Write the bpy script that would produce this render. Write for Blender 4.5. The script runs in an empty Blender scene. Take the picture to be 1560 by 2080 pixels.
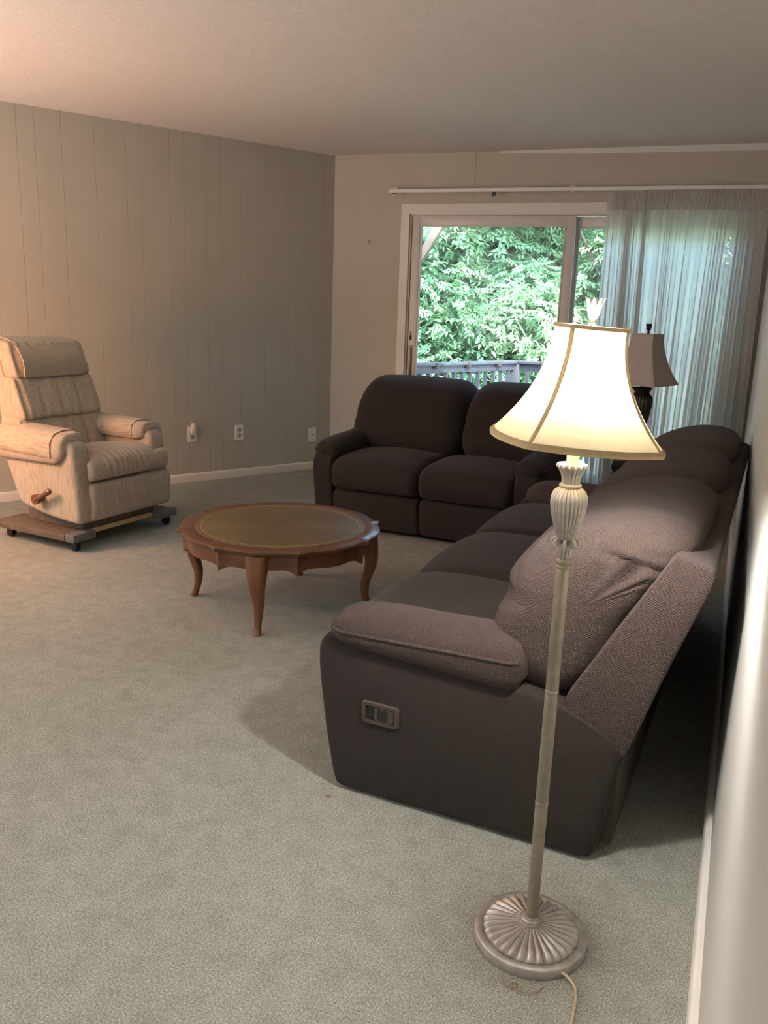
import bpy, bmesh, math, random
import numpy as np
from mathutils import Matrix, Vector

random.seed(7)
rng = np.random.default_rng(7)
PI = math.pi
scene = bpy.context.scene
COL = scene.collection

# ------------------------------------------------------------------ camera
cam_d = bpy.data.cameras.new('camera')
cam = bpy.data.objects.new('camera', cam_d); COL.objects.link(cam)
RT = Vector((0.9273, 0.3727, 0.0353)); UP = Vector((-0.1211, 0.2095, 0.9703)); FW = Vector((-0.3543, 0.9040, -0.2394))
RT.normalize(); FW = (FW - RT*FW.dot(RT)).normalized(); UP = RT.cross(FW)
cam.matrix_world = Matrix(((RT.x, UP.x, -FW.x, 0), (RT.y, UP.y, -FW.y, 0), (RT.z, UP.z, -FW.z, 1.3422), (0, 0, 0, 1)))
cam_d.sensor_fit = 'AUTO'; cam_d.sensor_width = 36.0; cam_d.lens = 1710.0/2080.0*36.0
cam_d.clip_start = 0.01; cam_d.clip_end = 200
scene.camera = cam

# ------------------------------------------------------------------ sky, sun, lamp, fill lights, exposure
scene.view_settings.view_transform = 'Standard'; scene.view_settings.look = 'None'
scene.view_settings.gamma = 1.0; scene.view_settings.use_curve_mapping = False
scene.view_settings.exposure = 0.10
world = bpy.data.worlds.new('sky'); scene.world = world; world.use_nodes = True
wn = world.node_tree.nodes; wl = world.node_tree.links
bg = wn['Background']
sky = wn.new('ShaderNodeTexSky'); sky.sky_type = 'NISHITA'; sky.sun_disc = False
sky.sun_elevation = math.radians(48); sky.sun_rotation = math.radians(150); sky.dust_density = 2.0
wl.new(sky.outputs[0], bg.inputs[0]); bg.inputs[1].default_value = 3.2

def light(name, kind, loc, energy, color, **kw):
    d = bpy.data.lights.new(name, kind); d.energy = energy; d.color = color
    for k, v in kw.items(): setattr(d, k, v)
    o = bpy.data.objects.new(name, d); COL.objects.link(o); o.location = loc
    return o
def aim(o, direction):
    o.rotation_euler = Vector(direction).to_track_quat('-Z', 'Y').to_euler()

sun = light('sun', 'SUN', (6, 2, 9), 15.0, (1.0, 0.96, 0.88), angle=0.02)
aim(sun, (-0.55, 0.38, -0.74))
# lamp of the adjoining dining corner, left of the frame
warm = light('warm_lamp', 'POINT', (-3.8, 2.72, 0.98), 54, (1.0, 0.37, 0.115), shadow_soft_size=0.12)
# added area light behind the camera, a fill in daylight colour
rear = light('rear_fill', 'AREA', (-2.6, -2.7, 1.5), 14, (0.95, 0.97, 1.0), shape='RECTANGLE', size=3.4, size_y=1.7)
aim(rear, (0, 1, 0.0))
# added fill light out of view, aimed up to brighten the ceiling
ceiling_fill = light('ceiling_fill_light', 'AREA', (-5.1, 0.2, 1.0), 330, (0.96, 0.98, 1.0), shape='DISK', size=0.9)
aim(ceiling_fill, (0.0, -0.05, 1))

# ------------------------------------------------------------------ node helpers
def new_mat(name):
    m = bpy.data.materials.new(name); m.use_nodes = True
    nt = m.node_tree; b = nt.nodes['Principled BSDF']
    return m, nt, b
def coords(nt, scale=(1, 1, 1), rot=(0, 0, 0), kind='Object'):
    tc = nt.nodes.new('ShaderNodeTexCoord'); mp = nt.nodes.new('ShaderNodeMapping')
    mp.inputs['Scale'].default_value = scale; mp.inputs['Rotation'].default_value = rot
    nt.links.new(tc.outputs[kind], mp.inputs[0]); return mp.outputs[0]
def noise(nt, vec, scale, detail=2, rough=0.5):
    n = nt.nodes.new('ShaderNodeTexNoise'); n.inputs['Scale'].default_value = scale
    n.inputs['Detail'].default_value = detail; n.inputs['Roughness'].default_value = rough
    nt.links.new(vec, n.inputs['Vector']); return n.outputs['Fac']
def ramp(nt, fac, stops):
    r = nt.nodes.new('ShaderNodeValToRGB'); e = r.color_ramp.elements
    while len(e) < len(stops): e.new(0.5)
    for i, (p, c) in enumerate(stops):
        e[i].position = p; e[i].color = (*c, 1)
    nt.links.new(fac, r.inputs[0]); return r.outputs[0]
def mixc(nt, fac, a, b, mode='MIX'):
    m = nt.nodes.new('ShaderNodeMix'); m.data_type = 'RGBA'; m.blend_type = mode
    for sock, v in ((m.inputs[0], fac), (m.inputs[6], a), (m.inputs[7], b)):
        if isinstance(v, (int, float)): sock.default_value = v
        elif isinstance(v, tuple): sock.default_value = (*v, 1)
        else: nt.links.new(v, sock)
    return m.outputs[2]
def math_n(nt, op, a, b=None):
    m = nt.nodes.new('ShaderNodeMath'); m.operation = op
    for i, v in enumerate((a, b)):
        if v is None: continue
        if isinstance(v, (int, float)): m.inputs[i].default_value = v
        else: nt.links.new(v, m.inputs[i])
    return m.outputs[0]
def bump(nt, b, height, strength, dist):
    n = nt.nodes.new('ShaderNodeBump'); n.inputs['Strength'].default_value = strength; n.inputs['Distance'].default_value = dist
    nt.links.new(height, n.inputs['Height']); nt.links.new(n.outputs[0], b.inputs['Normal'])
def simple(name, col, rough=0.5, metal=0.0, var=0.12, vscale=12, bscale=None, bstr=0.2, bdist=0.002, spec=0.5):
    m, nt, b = new_mat(name); v = coords(nt)
    f = noise(nt, v, vscale, 3)
    lo = tuple(c*(1-var) for c in col); hi = tuple(min(1, c*(1+var)) for c in col)
    nt.links.new(ramp(nt, f, [(0.3, lo), (0.7, hi)]), b.inputs['Base Color'])
    b.inputs['Roughness'].default_value = rough; b.inputs['Metallic'].default_value = metal
    b.inputs['Specular IOR Level'].default_value = spec
    if bscale: bump(nt, b, noise(nt, v, bscale, 2), bstr, bdist)
    return m

# ------------------------------------------------------------------ materials
M = {}
M['wall_green'] = simple('painted_panel_sage', (0.46, 0.445, 0.385), 0.55, var=0.03, vscale=3, bscale=90, bstr=0.12, bdist=0.001)
M['wall_beige'] = simple('painted_panel_beige', (0.47, 0.425, 0.355), 0.6, var=0.03, vscale=3, bscale=90, bstr=0.12, bdist=0.001)
M['wall_side'] = simple('painted_wall_offwhite', (0.47, 0.46, 0.43), 0.5, var=0.03, vscale=3, bscale=90, bstr=0.1, bdist=0.001)
M['ceiling'] = simple('textured_ceiling_paint', (0.78, 0.745, 0.71), 0.9, var=0.04, vscale=60, bscale=170, bstr=0.35, bdist=0.004)
M['trim_white'] = simple('white_trim_paint', (0.72, 0.68, 0.62), 0.4, var=0.03)
M['vinyl'] = simple('white_door_vinyl', (0.66, 0.62, 0.58), 0.35, var=0.03)
M['dark_seal'] = simple('dark_glazing_seal', (0.05, 0.05, 0.05), 0.6)
M['brass'] = simple('worn_bronze_hardware', (0.22, 0.13, 0.07), 0.35, 0.7)
M['plate'] = simple('white_plate_plastic', (0.82, 0.80, 0.76), 0.35, var=0.02)
M['plate_grey'] = simple('grey_socket_plastic', (0.42, 0.41, 0.38), 0.4, var=0.05)
M['slot'] = simple('black_slot', (0.01, 0.01, 0.01), 0.7)
M['rod'] = simple('white_enamel_rod', (0.80, 0.77, 0.72), 0.3, var=0.02)
M['black'] = simple('black_rubber', (0.012, 0.012, 0.013), 0.5)
M['steel'] = simple('caster_steel', (0.35, 0.35, 0.36), 0.4, 0.9)
M['deck_paint'] = simple('weathered_deck_paint', (0.045, 0.045, 0.058), 0.6, var=0.2)
M['deck_wood'] = simple('weathered_deck_boards', (0.30, 0.27, 0.24), 0.7, var=0.25, vscale=8)
M['brace_wood'] = simple('raw_brace_wood', (0.055, 0.040, 0.028), 0.7, var=0.2, vscale=14)
M['bark'] = simple('tree_bark', (0.055, 0.045, 0.035), 0.9, var=0.4, vscale=20, bscale=30, bstr=0.8, bdist=0.02)
M['soil'] = simple('grass_bank', (0.07, 0.12, 0.05), 0.95, var=0.5, vscale=3)  # grass green of the ground, tone varying at random
M['dark_wood'] = simple('near_black_wood', (0.028, 0.020, 0.017), 0.35, var=0.3, vscale=25)
M['lamp_bronze'] = simple('dark_bronze_resin', (0.035, 0.028, 0.025), 0.4, 0.3, var=0.3, vscale=40)
M['grey_shade'] = simple('taupe_shade_cloth', (0.43, 0.38, 0.35), 0.9, var=0.05, vscale=60, bscale=400, bstr=0.2, bdist=0.001)
M['candle'] = simple('ivory_candle_sleeve', (0.86, 0.80, 0.66), 0.4, var=0.03)
M['board_brown'] = simple('brown_dolly_board', (0.115, 0.082, 0.062), 0.75, var=0.25, vscale=30)
M['board_grey'] = simple('grey_painted_end_block', (0.13, 0.12, 0.115), 0.6, var=0.2)
M['board_yellow'] = simple('pale_pine_rail', (0.50, 0.38, 0.17), 0.6, var=0.15, vscale=30)
M['thread'] = simple('brown_thread', (0.30, 0.17, 0.09), 0.9)
M['cord'] = simple('clear_brown_cord', (0.42, 0.32, 0.20), 0.3, var=0.1)
M['switch_frame'] = simple('bronze_switch_plastic', (0.055, 0.040, 0.033), 0.4, var=0.08)
M['switch_dark'] = simple('dark_switch_window', (0.012, 0.016, 0.015), 0.25)
M['night'] = simple('frosted_amber_plastic', (0.80, 0.62, 0.52), 0.2, var=0.05)

# carpet: cut pile with light and dark tufts
m, nt, b = new_mat('cut_pile_carpet'); v = coords(nt)
fine = noise(nt, v, 240, 4, 0.78); mid = noise(nt, v, 90, 2); big = noise(nt, v, 2.2, 3)
c = ramp(nt, fine, [(0.34, (0.075, 0.074, 0.064)), (0.46, (0.275, 0.275, 0.24)), (0.56, (0.395, 0.40, 0.36)), (0.66, (0.73, 0.74, 0.70))])
c = mixc(nt, 0.22, c, ramp(nt, mid, [(0.3, (0.33, 0.31, 0.26)), (0.7, (0.50, 0.49, 0.43))]))
c = mixc(nt, 1.0, c, ramp(nt, big, [(0.3, (0.88, 0.88, 0.86)), (0.7, (1.0, 1.0, 1.0))]), 'MULTIPLY')
c = mixc(nt, 1.0, c, ramp(nt, noise(nt, v, 16, 3, 0.6), [(0.34, (0.86, 0.86, 0.85)), (0.62, (1.0, 1.0, 1.0))]), 'MULTIPLY')
nt.links.new(c, b.inputs['Base Color']); b.inputs['Roughness'].default_value = 1.0
b.inputs['Specular IOR Level'].default_value = 0.05
bump(nt, b, math_n(nt, 'ADD', fine, math_n(nt, 'MULTIPLY', mid, 0.6)), 0.55, 0.006)
M['carpet'] = m

# brown chenille: hatched weave patches
def chenille(name, col, weave=1.0):
    m, nt, b = new_mat(name); v = coords(nt)
    vor = nt.nodes.new('ShaderNodeTexVoronoi'); vor.inputs['Scale'].default_value = 58; nt.links.new(v, vor.inputs['Vector'])
    sep = nt.nodes.new('ShaderNodeSeparateColor'); nt.links.new(vor.outputs['Color'], sep.inputs[0])
    hs = []
    for rot in ((0.5, 0.3, 0.7), (-0.6, 0.2, -0.8)):
        w = nt.nodes.new('ShaderNodeTexWave'); w.inputs['Scale'].default_value = 100; w.inputs['Distortion'].default_value = 3.5
        w.inputs['Detail'].default_value = 2; w.inputs['Detail Scale'].default_value = 2
        nt.links.new(coords(nt, rot=rot), w.inputs['Vector']); hs.append(w.outputs['Fac'])
    sel = math_n(nt, 'GREATER_THAN', sep.outputs[0], 0.5)
    mx = nt.nodes.new('ShaderNodeMix'); mx.data_type = 'FLOAT'
    nt.links.new(sel, mx.inputs[0]); nt.links.new(hs[0], mx.inputs[2]); nt.links.new(hs[1], mx.inputs[3])
    fz = noise(nt, v, 420, 2)
    h = math_n(nt, 'ADD', math_n(nt, 'MULTIPLY', mx.outputs[0], 0.5), fz)
    lo = tuple(x*(1-0.30*weave) for x in col); hi = tuple(x*(1+0.30*weave) for x in col)
    nt.links.new(ramp(nt, math_n(nt, 'MULTIPLY', h, 0.66), [(0.2, lo), (0.75, hi)]), b.inputs['Base Color'])
    b.inputs['Roughness'].default_value = 0.95; b.inputs['Specular IOR Level'].default_value = 0.1
    b.inputs['Sheen Weight'].default_value = 0.08; b.inputs['Sheen Roughness'].default_value = 0.5
    b.inputs['Sheen Tint'].default_value = (0.8, 0.75, 0.75, 1)
    bump(nt, b, h, 0.6*weave, 0.0045)
    return m
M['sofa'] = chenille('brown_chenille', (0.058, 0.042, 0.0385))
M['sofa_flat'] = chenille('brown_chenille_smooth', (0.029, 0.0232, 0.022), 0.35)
M['lining'] = simple('dark_dust_lining', (0.055, 0.042, 0.034), 0.9)

# oatmeal tweed of the recliner: slubs running along one axis
def tweed(name, axis):
    m, nt, b = new_mat(name)
    sc = [240, 240, 240]; sc[axis] = 14
    v = coords(nt, scale=tuple(sc)); f = noise(nt, v, 1.0, 3, 0.6); v2 = coords(nt); g = noise(nt, v2, 5, 2)
    c = ramp(nt, f, [(0.26, (0.27, 0.21, 0.15)), (0.5, (0.41, 0.34, 0.26)), (0.74, (0.52, 0.44, 0.345))])
    c = mixc(nt, 1.0, c, ramp(nt, g, [(0.3, (0.92, 0.92, 0.92)), (0.7, (1, 1, 1))]), 'MULTIPLY')
    nt.links.new(c, b.inputs['Base Color']); b.inputs['Roughness'].default_value = 0.95
    b.inputs['Specular IOR Level'].default_value = 0.1; b.inputs['Sheen Weight'].default_value = 0.1
    bump(nt, b, f, 0.5, 0.003)
    return m
M['tweed'] = tweed('oatmeal_tweed_upright', 2); M['tweed_side'] = tweed('oatmeal_tweed_crosswise', 1)
M['tweed_along'] = tweed('oatmeal_tweed_lengthwise', 0)

def wood(name, a, b_, c_, rough, axis=0, sc=6):
    m, nt, b = new_mat(name)
    s = [sc*6]*3; s[axis] = sc*0.6
    f = noise(nt, coords(nt, scale=tuple(s)), 1.0, 4, 0.6)
    nt.links.new(ramp(nt, f, [(0.25, a), (0.5, b_), (0.75, c_)]), b.inputs['Base Color'])
    b.inputs['Roughness'].default_value = rough; b.inputs['Coat Weight'].default_value = 0.15; b.inputs['Coat Roughness'].default_value = 0.12
    return m
M['cherry'] = wood('polished_cherry', (0.065, 0.025, 0.0115), (0.105, 0.040, 0.0175), (0.15, 0.059, 0.026), 0.33, 0)
M['cherry_leg'] = wood('polished_cherry_upright', (0.09, 0.034, 0.014), (0.145, 0.056, 0.022), (0.20, 0.082, 0.033), 0.35, 2)
M['leather'] = simple('olive_tooled_leather', (0.115, 0.078, 0.036), 0.42, var=0.22, vscale=7, bscale=300, bstr=0.1, bdist=0.001)
M['gilt'] = simple('gold_tooling', (0.30, 0.20, 0.075), 0.4, 0.3, var=0.2, vscale=80)
M['handle_wood'] = wood('turned_walnut', (0.09, 0.04, 0.018), (0.14, 0.065, 0.03), (0.19, 0.09, 0.04), 0.4, 2, 10)

# antiqued silver resin of the floor lamp
m, nt, b = new_mat('antique_silver_resin'); v = coords(nt)
geo = nt.nodes.new('ShaderNodeNewGeometry')
f = noise(nt, v, 35, 4)
c = ramp(nt, f, [(0.3, (0.34, 0.31, 0.28)), (0.7, (0.50, 0.47, 0.435))])
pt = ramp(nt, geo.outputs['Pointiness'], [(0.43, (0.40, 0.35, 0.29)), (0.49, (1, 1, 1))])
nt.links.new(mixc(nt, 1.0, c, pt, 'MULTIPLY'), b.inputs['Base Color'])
b.inputs['Roughness'].default_value = 0.44; b.inputs['Metallic'].default_value = 0.5
M['silver'] = m
M['pole'] = simple('champagne_pole', (0.25, 0.22, 0.17), 0.40, 0.4, var=0.12, vscale=50)

# lit shade: cream silk, light passes through it
def shade_mat(name, col, trans):
    m, nt, b = new_mat(name)
    out = nt.nodes['Material Output']
    v = coords(nt, scale=(1, 1, 0.15)); f = noise(nt, v, 90, 4, 0.6)
    cc = ramp(nt, f, [(0.3, tuple(x*0.90 for x in col)), (0.6, col)])
    tr = nt.nodes.new('ShaderNodeBsdfTranslucent'); nt.links.new(cc, tr.inputs['Color'])
    di = nt.nodes.new('ShaderNodeBsdfDiffuse'); nt.links.new(cc, di.inputs['Color'])
    mx = nt.nodes.new('ShaderNodeMixShader'); mx.inputs[0].default_value = trans
    nt.links.new(di.outputs[0], mx.inputs[1]); nt.links.new(tr.outputs[0], mx.inputs[2]); nt.links.new(mx.outputs[0], out.inputs[0])
    return m
M['silk'] = shade_mat('cream_shade_silk', (0.62, 0.51, 0.31), 0.068)
M['silk_trim'] = shade_mat('cream_shade_trim', (0.60, 0.48, 0.29), 0.21)
M['silk_rib'] = shade_mat('cream_shade_rib', (0.95, 0.89, 0.74), 0.90)
m, nt, b = new_mat('glowing_bulb'); b.inputs['Emission Color'].default_value = (1.0, 0.985, 0.95, 1); b.inputs['Emission Strength'].default_value = 950
M['bulb'] = m
# sheer curtain
m, nt, b = new_mat('white_sheer_voile'); out = nt.nodes['Material Output']
f = noise(nt, coords(nt, scale=(1, 1, 0.02)), 160, 3)
tr = nt.nodes.new('ShaderNodeBsdfTranslucent'); di = nt.nodes.new('ShaderNodeBsdfDiffuse'); tp = nt.nodes.new('ShaderNodeBsdfTransparent')
cc = ramp(nt, f, [(0.3, (0.78, 0.76, 0.74)), (0.7, (0.88, 0.86, 0.84))])
nt.links.new(cc, tr.inputs[0]); nt.links.new(cc, di.inputs[0])
m1 = nt.nodes.new('ShaderNodeMixShader'); m1.inputs[0].default_value = 0.72
nt.links.new(di.outputs[0], m1.inputs[1]); nt.links.new(tr.outputs[0], m1.inputs[2])
m2 = nt.nodes.new('ShaderNodeMixShader'); m2.inputs[0].default_value = 0.07
nt.links.new(m1.outputs[0], m2.inputs[1]); nt.links.new(tp.outputs[0], m2.inputs[2]); nt.links.new(m2.outputs[0], out.inputs[0])
M['sheer'] = m
# window glass
m, nt, b = new_mat('clear_window_glass'); out = nt.nodes['Material Output']
tp = nt.nodes.new('ShaderNodeBsdfTransparent'); tp.inputs[0].default_value = (0.91, 0.97, 0.965, 1)
gl = nt.nodes.new('ShaderNodeBsdfGlossy'); gl.inputs['Roughness'].default_value = 0.01
fr = nt.nodes.new('ShaderNodeFresnel'); fr.inputs['IOR'].default_value = 1.45
mx = nt.nodes.new('ShaderNodeMixShader'); nt.links.new(fr.outputs[0], mx.inputs[0])
nt.links.new(tp.outputs[0], mx.inputs[1]); nt.links.new(gl.outputs[0], mx.inputs[2]); nt.links.new(mx.outputs[0], out.inputs[0])
M['glass'] = m
# leaves
def leaf_mat(name, a, c_):
    m, nt, b = new_mat(name); out = nt.nodes['Material Output']
    f = noise(nt, coords(nt), 2.6, 3)
    cc = ramp(nt, f, [(0.3, a), (0.7, c_)])
    tr = nt.nodes.new('ShaderNodeBsdfTranslucent'); nt.links.new(cc, tr.inputs[0])
    nt.links.new(cc, b.inputs['Base Color']); b.inputs['Roughness'].default_value = 0.45
    mx = nt.nodes.new('ShaderNodeMixShader'); mx.inputs[0].default_value = 0.4
    nt.links.new(b.outputs[0], mx.inputs[1]); nt.links.new(tr.outputs[0], mx.inputs[2]); nt.links.new(mx.outputs[0], out.inputs[0])
    return m
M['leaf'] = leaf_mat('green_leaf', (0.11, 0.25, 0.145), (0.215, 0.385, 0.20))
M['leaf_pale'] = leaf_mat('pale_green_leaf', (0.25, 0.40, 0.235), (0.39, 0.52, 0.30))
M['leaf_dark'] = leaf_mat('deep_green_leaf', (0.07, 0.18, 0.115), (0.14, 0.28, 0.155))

# ------------------------------------------------------------------ object helpers
def thing(name, label, cat, loc=(0, 0, 0), rotz=0, group=None):
    o = bpy.data.objects.new(name, None); COL.objects.link(o)
    o.location = loc; o.rotation_euler = (0, 0, rotz); o.empty_display_size = 0.1
    o['label'] = label; o['category'] = cat
    if group: o['group'] = group
    return o
def frame(name, origin, xdir):
    o = bpy.data.objects.new(name, None); COL.objects.link(o)
    o.location = origin; o.rotation_euler = (0, 0, math.atan2(xdir[1], xdir[0])); return o
def tag(o, label=None, cat=None, group=None, kind=None):
    for k, v in (('label', label), ('category', cat), ('group', group), ('kind', kind)):
        if v: o[k] = v
    return o
class MB:
    """collects vertices and faces, links them as one mesh object"""
    def __init__(s): s.v = []; s.f = []
    def add(s, verts, faces):
        n = len(s.v); s.v.extend([tuple(map(float, p)) for p in verts]); s.f.extend([tuple(i+n for i in f) for f in faces]); return s
    def box(s, x0, x1, y0, y1, z0, z1, r=0.0, seg=2):
        bm = bmesh.new(); bmesh.ops.create_cube(bm, size=1)
        bmesh.ops.scale(bm, vec=(x1-x0, y1-y0, z1-z0), verts=bm.verts)
        bmesh.ops.translate(bm, vec=((x0+x1)/2, (y0+y1)/2, (z0+z1)/2), verts=bm.verts)
        if r > 0: bmesh.ops.bevel(bm, geom=list(bm.edges), offset=r, segments=seg, profile=0.5, affect='EDGES')
        bm.verts.index_update()
        s.add([v.co for v in bm.verts], [[v.index for v in f.verts] for f in bm.faces]); bm.free(); return s
    def bar(s, a, b, w, h, r=0.0):
        """rectangular bar from a to b, w across, h up"""
        a = Vector(a); b = Vector(b); L = (b-a).length; d = (b-a).normalized()
        up = Vector((0, 0, 1)) if abs(d.z) < 0.95 else Vector((1, 0, 0))
        sd = up.cross(d).normalized(); up = d.cross(sd)
        t = MB().box(0, L, -w/2, w/2, -h/2, h/2, r)
        s.add([a + d*p[0] + sd*p[1] + up*p[2] for p in t.v], t.f); return s
    def lathe(s, prof, n=48, mod=None, c=(0, 0, 0)):
        prof = list(prof); vs = []; fs = []; k = len(prof)
        for i in range(n):
            th = 2*PI*i/n
            for (r, z) in prof:
                rr, z2 = (r, z) if mod is None else mod(r, z, th)
                vs.append((c[0]+rr*math.cos(th), c[1]+rr*math.sin(th), c[2]+z2))
        for i in range(n):
            j = (i+1) % n
            for q in range(k-1): fs.append((i*k+q, j*k+q, j*k+q+1, i*k+q+1))
        b0 = len(vs); vs.append((c[0], c[1], c[2]+prof[0][1])); vs.append((c[0], c[1], c[2]+prof[-1][1]))
        for i in range(n):
            j = (i+1) % n; fs.append((b0, j*k, i*k)); fs.append((b0+1, i*k+k-1, j*k+k-1))
        return s.add(vs, fs)
    def loft(s, secs, cap=True):
        n = len(secs[0]); vs = [p for sc in secs for p in sc]; fs = []
        for i in range(len(secs)-1):
            for q in range(n):
                r = (q+1) % n; fs.append((i*n+q, i*n+r, (i+1)*n+r, (i+1)*n+q))
        if cap:
            for base, sc, fl in ((0, secs[0], True), ((len(secs)-1)*n, secs[-1], False)):
                c = np.mean(np.array(sc), axis=0); ci = len(vs); vs = vs + [tuple(c)]
                for q in range(n):
                    r = (q+1) % n; fs.append((ci, base+r, base+q) if fl else (ci, base+q, base+r))
        return s.add(vs, fs)
    def tube(s, pts, r, n=8, closed=False):
        pts = [Vector(p) for p in pts]; secs = []; N = len(pts); prev = None
        for i, p in enumerate(pts):
            a = pts[(i-1) % N] if (closed or i > 0) else p; b = pts[(i+1) % N] if (closed or i < N-1) else p
            d = (b-a).normalized()
            if prev is None:
                u = d.orthogonal().normalized()
            else:
                u = (prev - d*prev.dot(d)).normalized()
            prev = u; w = d.cross(u); rr = r[i] if isinstance(r, (list, tuple)) else r
            secs.append([tuple(p + (u*math.cos(2*PI*q/n) + w*math.sin(2*PI*q/n))*rr) for q in range(n)])
        if closed: secs.append(secs[0]); return s.loft(secs, cap=False)
        return s.loft(secs)
    def build(s, name, mat, parent=None, smooth=True, angle=40, sub=0):
        me = bpy.data.meshes.new(name); me.from_pydata(s.v, [], s.f); me.update()
        bm = bmesh.new(); bm.from_mesh(me); bmesh.ops.recalc_face_normals(bm, faces=bm.faces); bm.to_mesh(me); bm.free()
        me.materials.append(mat)
        o = bpy.data.objects.new(name, me); COL.objects.link(o)
        if parent is not None: o.parent = parent
        if smooth:
            me.polygons.foreach_set('use_smooth', [True]*len(me.polygons))
            if angle: me.set_sharp_from_angle(angle=math.radians(angle))
        if sub:
            md = o.modifiers.new('smooth', 'SUBSURF'); md.levels = sub; md.render_levels = sub
        return o
def chaikin(pts, it=3, n=None):
    p = np.array(pts, float)
    for _ in range(it):
        q = np.roll(p, -1, axis=0); a = 0.75*p+0.25*q; b_ = 0.25*p+0.75*q
        p = np.empty((2*len(a), p.shape[1])); p[0::2] = a; p[1::2] = b_
    if n:
        q = np.vstack([p, p[:1]]); d = np.r_[0, np.cumsum(np.linalg.norm(np.diff(q, axis=0), axis=1))]
        t = np.linspace(0, d[-1], n, endpoint=False); p = np.stack([np.interp(t, d, q[:, k]) for k in range(p.shape[1])], 1)
    return p
def puff(prof, c0, c1, r, place, n=72, mid=14, end=7, crown=0.0, disp=None, it=3, keep=0.0):
    """closed profile (a,b) swept from c0 to c1 with rounded ends; place(a,b,c) gives a point; crown swells the middle"""
    P = chaikin(prof, it, n) if it else np.array(prof, float)
    cen = P.mean(0); D = P-cen; R = np.linalg.norm(D, axis=1, keepdims=True)
    L = c1-c0; st = []
    for i in range(end+1):
        th = PI/2*i/end; st.append((c0 + r*(1-math.sin(th)) if False else c0 + r*(1-math.cos(th)), r*(1-math.sin(th))))
    for i in range(1, mid): st.append((c0 + r + (L-2*r)*i/mid, 0.0))
    for i in range(end, -1, -1):
        th = PI/2*i/end; st.append((c1 - r*(1-math.cos(th)), r*(1-math.sin(th))))
    secs = []
    for (c, ins) in st:
        t = (c-c0)/L; k = np.maximum(R-ins*(1-keep), R*0.25)/R
        sw = 1 + crown*(1-(2*t-1)**2)
        Q = cen + D*k*sw
        row = [place(a, b_, c) for a, b_ in Q]
        if disp: row = [disp(p, t) for p in row]
        secs.append([tuple(p) for p in row])
    return secs

# ================================================================== room shell
CX, CY = -2.981, 6.307                       # corner of left and back wall
dL = (-0.502, -0.865); uB = (0.9998, 0.0202); BR = (0.188, 6.371); dR = (-0.01745, -0.99985)
H = 2.44
def poly_slab(name, pts, z0, z1, mat):
    b = MB(); n = len(pts)
    b.add([(x, y, z0) for x, y in pts] + [(x, y, z1) for x, y in pts],
          [tuple(range(n)), tuple(range(2*n-1, n-1, -1))] + [(i, (i+1) % n, n+(i+1) % n, n+i) for i in range(n)])
    return tag(b.build(name, mat, smooth=False), kind='structure')
LW = 10.6
L1 = (CX+dL[0]*LW, CY+dL[1]*LW); R1 = (BR[0]+dR[0]*9.25, BR[1]+dR[1]*9.25)
room = [(CX-0.02, CY+0.12), (BR[0]+0.12, BR[1]+0.12), (R1[0]+0.12, R1[1]), (L1[0]-0.12, L1[1])]
poly_slab('floor', room, -0.06, 0.0, M['carpet'])
poly_slab('ceiling', room, H, H+0.08, M['ceiling'])

# left wall: painted panelling, one board between each pair of grooves
wl_ = tag(frame('wall_left', (CX, CY, 0), dL), kind='structure')
MB().box(-0.05, LW, -0.06, -0.012, 0, H).build('wall_backing', M['wall_green'], wl_, smooth=False)
gr = [0.0, 0.104, 0.31, 0.409, 0.617, 0.824, 0.984, 1.092, 1.259]
edges = sorted(set([round(g + 1.259*k, 4) for k in range(9) for g in gr if g + 1.259*k < LW] + [LW]))
for a, c in zip(edges[:-1], edges[1:]):
    MB().box(a+0.0006, c-0.0006, -0.013, 0, 0, H, 0.0013, 1).build('panel_board', M['wall_green'], wl_, smooth=False)

# back wall with the opening of the sliding door
wb = tag(frame('wall_back', (CX, CY, 0), uB), kind='structure')
BL = 3.17; D0, D1, DT = 0.632, 3.045, 2.012
MB().box(-0.02, D0, 0, 0.14, 0, H).box(D0, 1.1185, 0, 0.14, DT, H).build('wall_panel', M['wall_beige'], wb, smooth=False)
MB().box(1.1205, D1, 0, 0.14, DT, H).box(D1, BL+0.02, 0, 0.14, 0, H).build('wall_panel', M['wall_beige'], wb, smooth=False)
MB().box(1.10, 1.14, 0.006, 0.13, DT, H).build('wall_backing', M['wall_beige'], wb, smooth=False)
MB().tube([(1.1195, -0.0005, 2.395), (1.128, -0.001, 2.412), (1.140, -0.001, 2.42), (1.146, -0.001, 2.434)], 0.0022, 5).build('paint_crack', M['wall_side'], wb)
# right wall
wr = tag(frame('wall_right', (BR[0], BR[1], 0), dR), kind='structure')
MB().box(-0.02, 9.3, 0, 0.10, 0, H).build('wall_panel', M['wall_side'], wr, smooth=False)
# wall behind the camera
near = MB().box(L1[0]-0.2, R1[0]+0.2, L1[1]-0.1, L1[1], 0, H); tag(near.build('wall_near', M['wall_side'], smooth=False), kind='structure')

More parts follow.
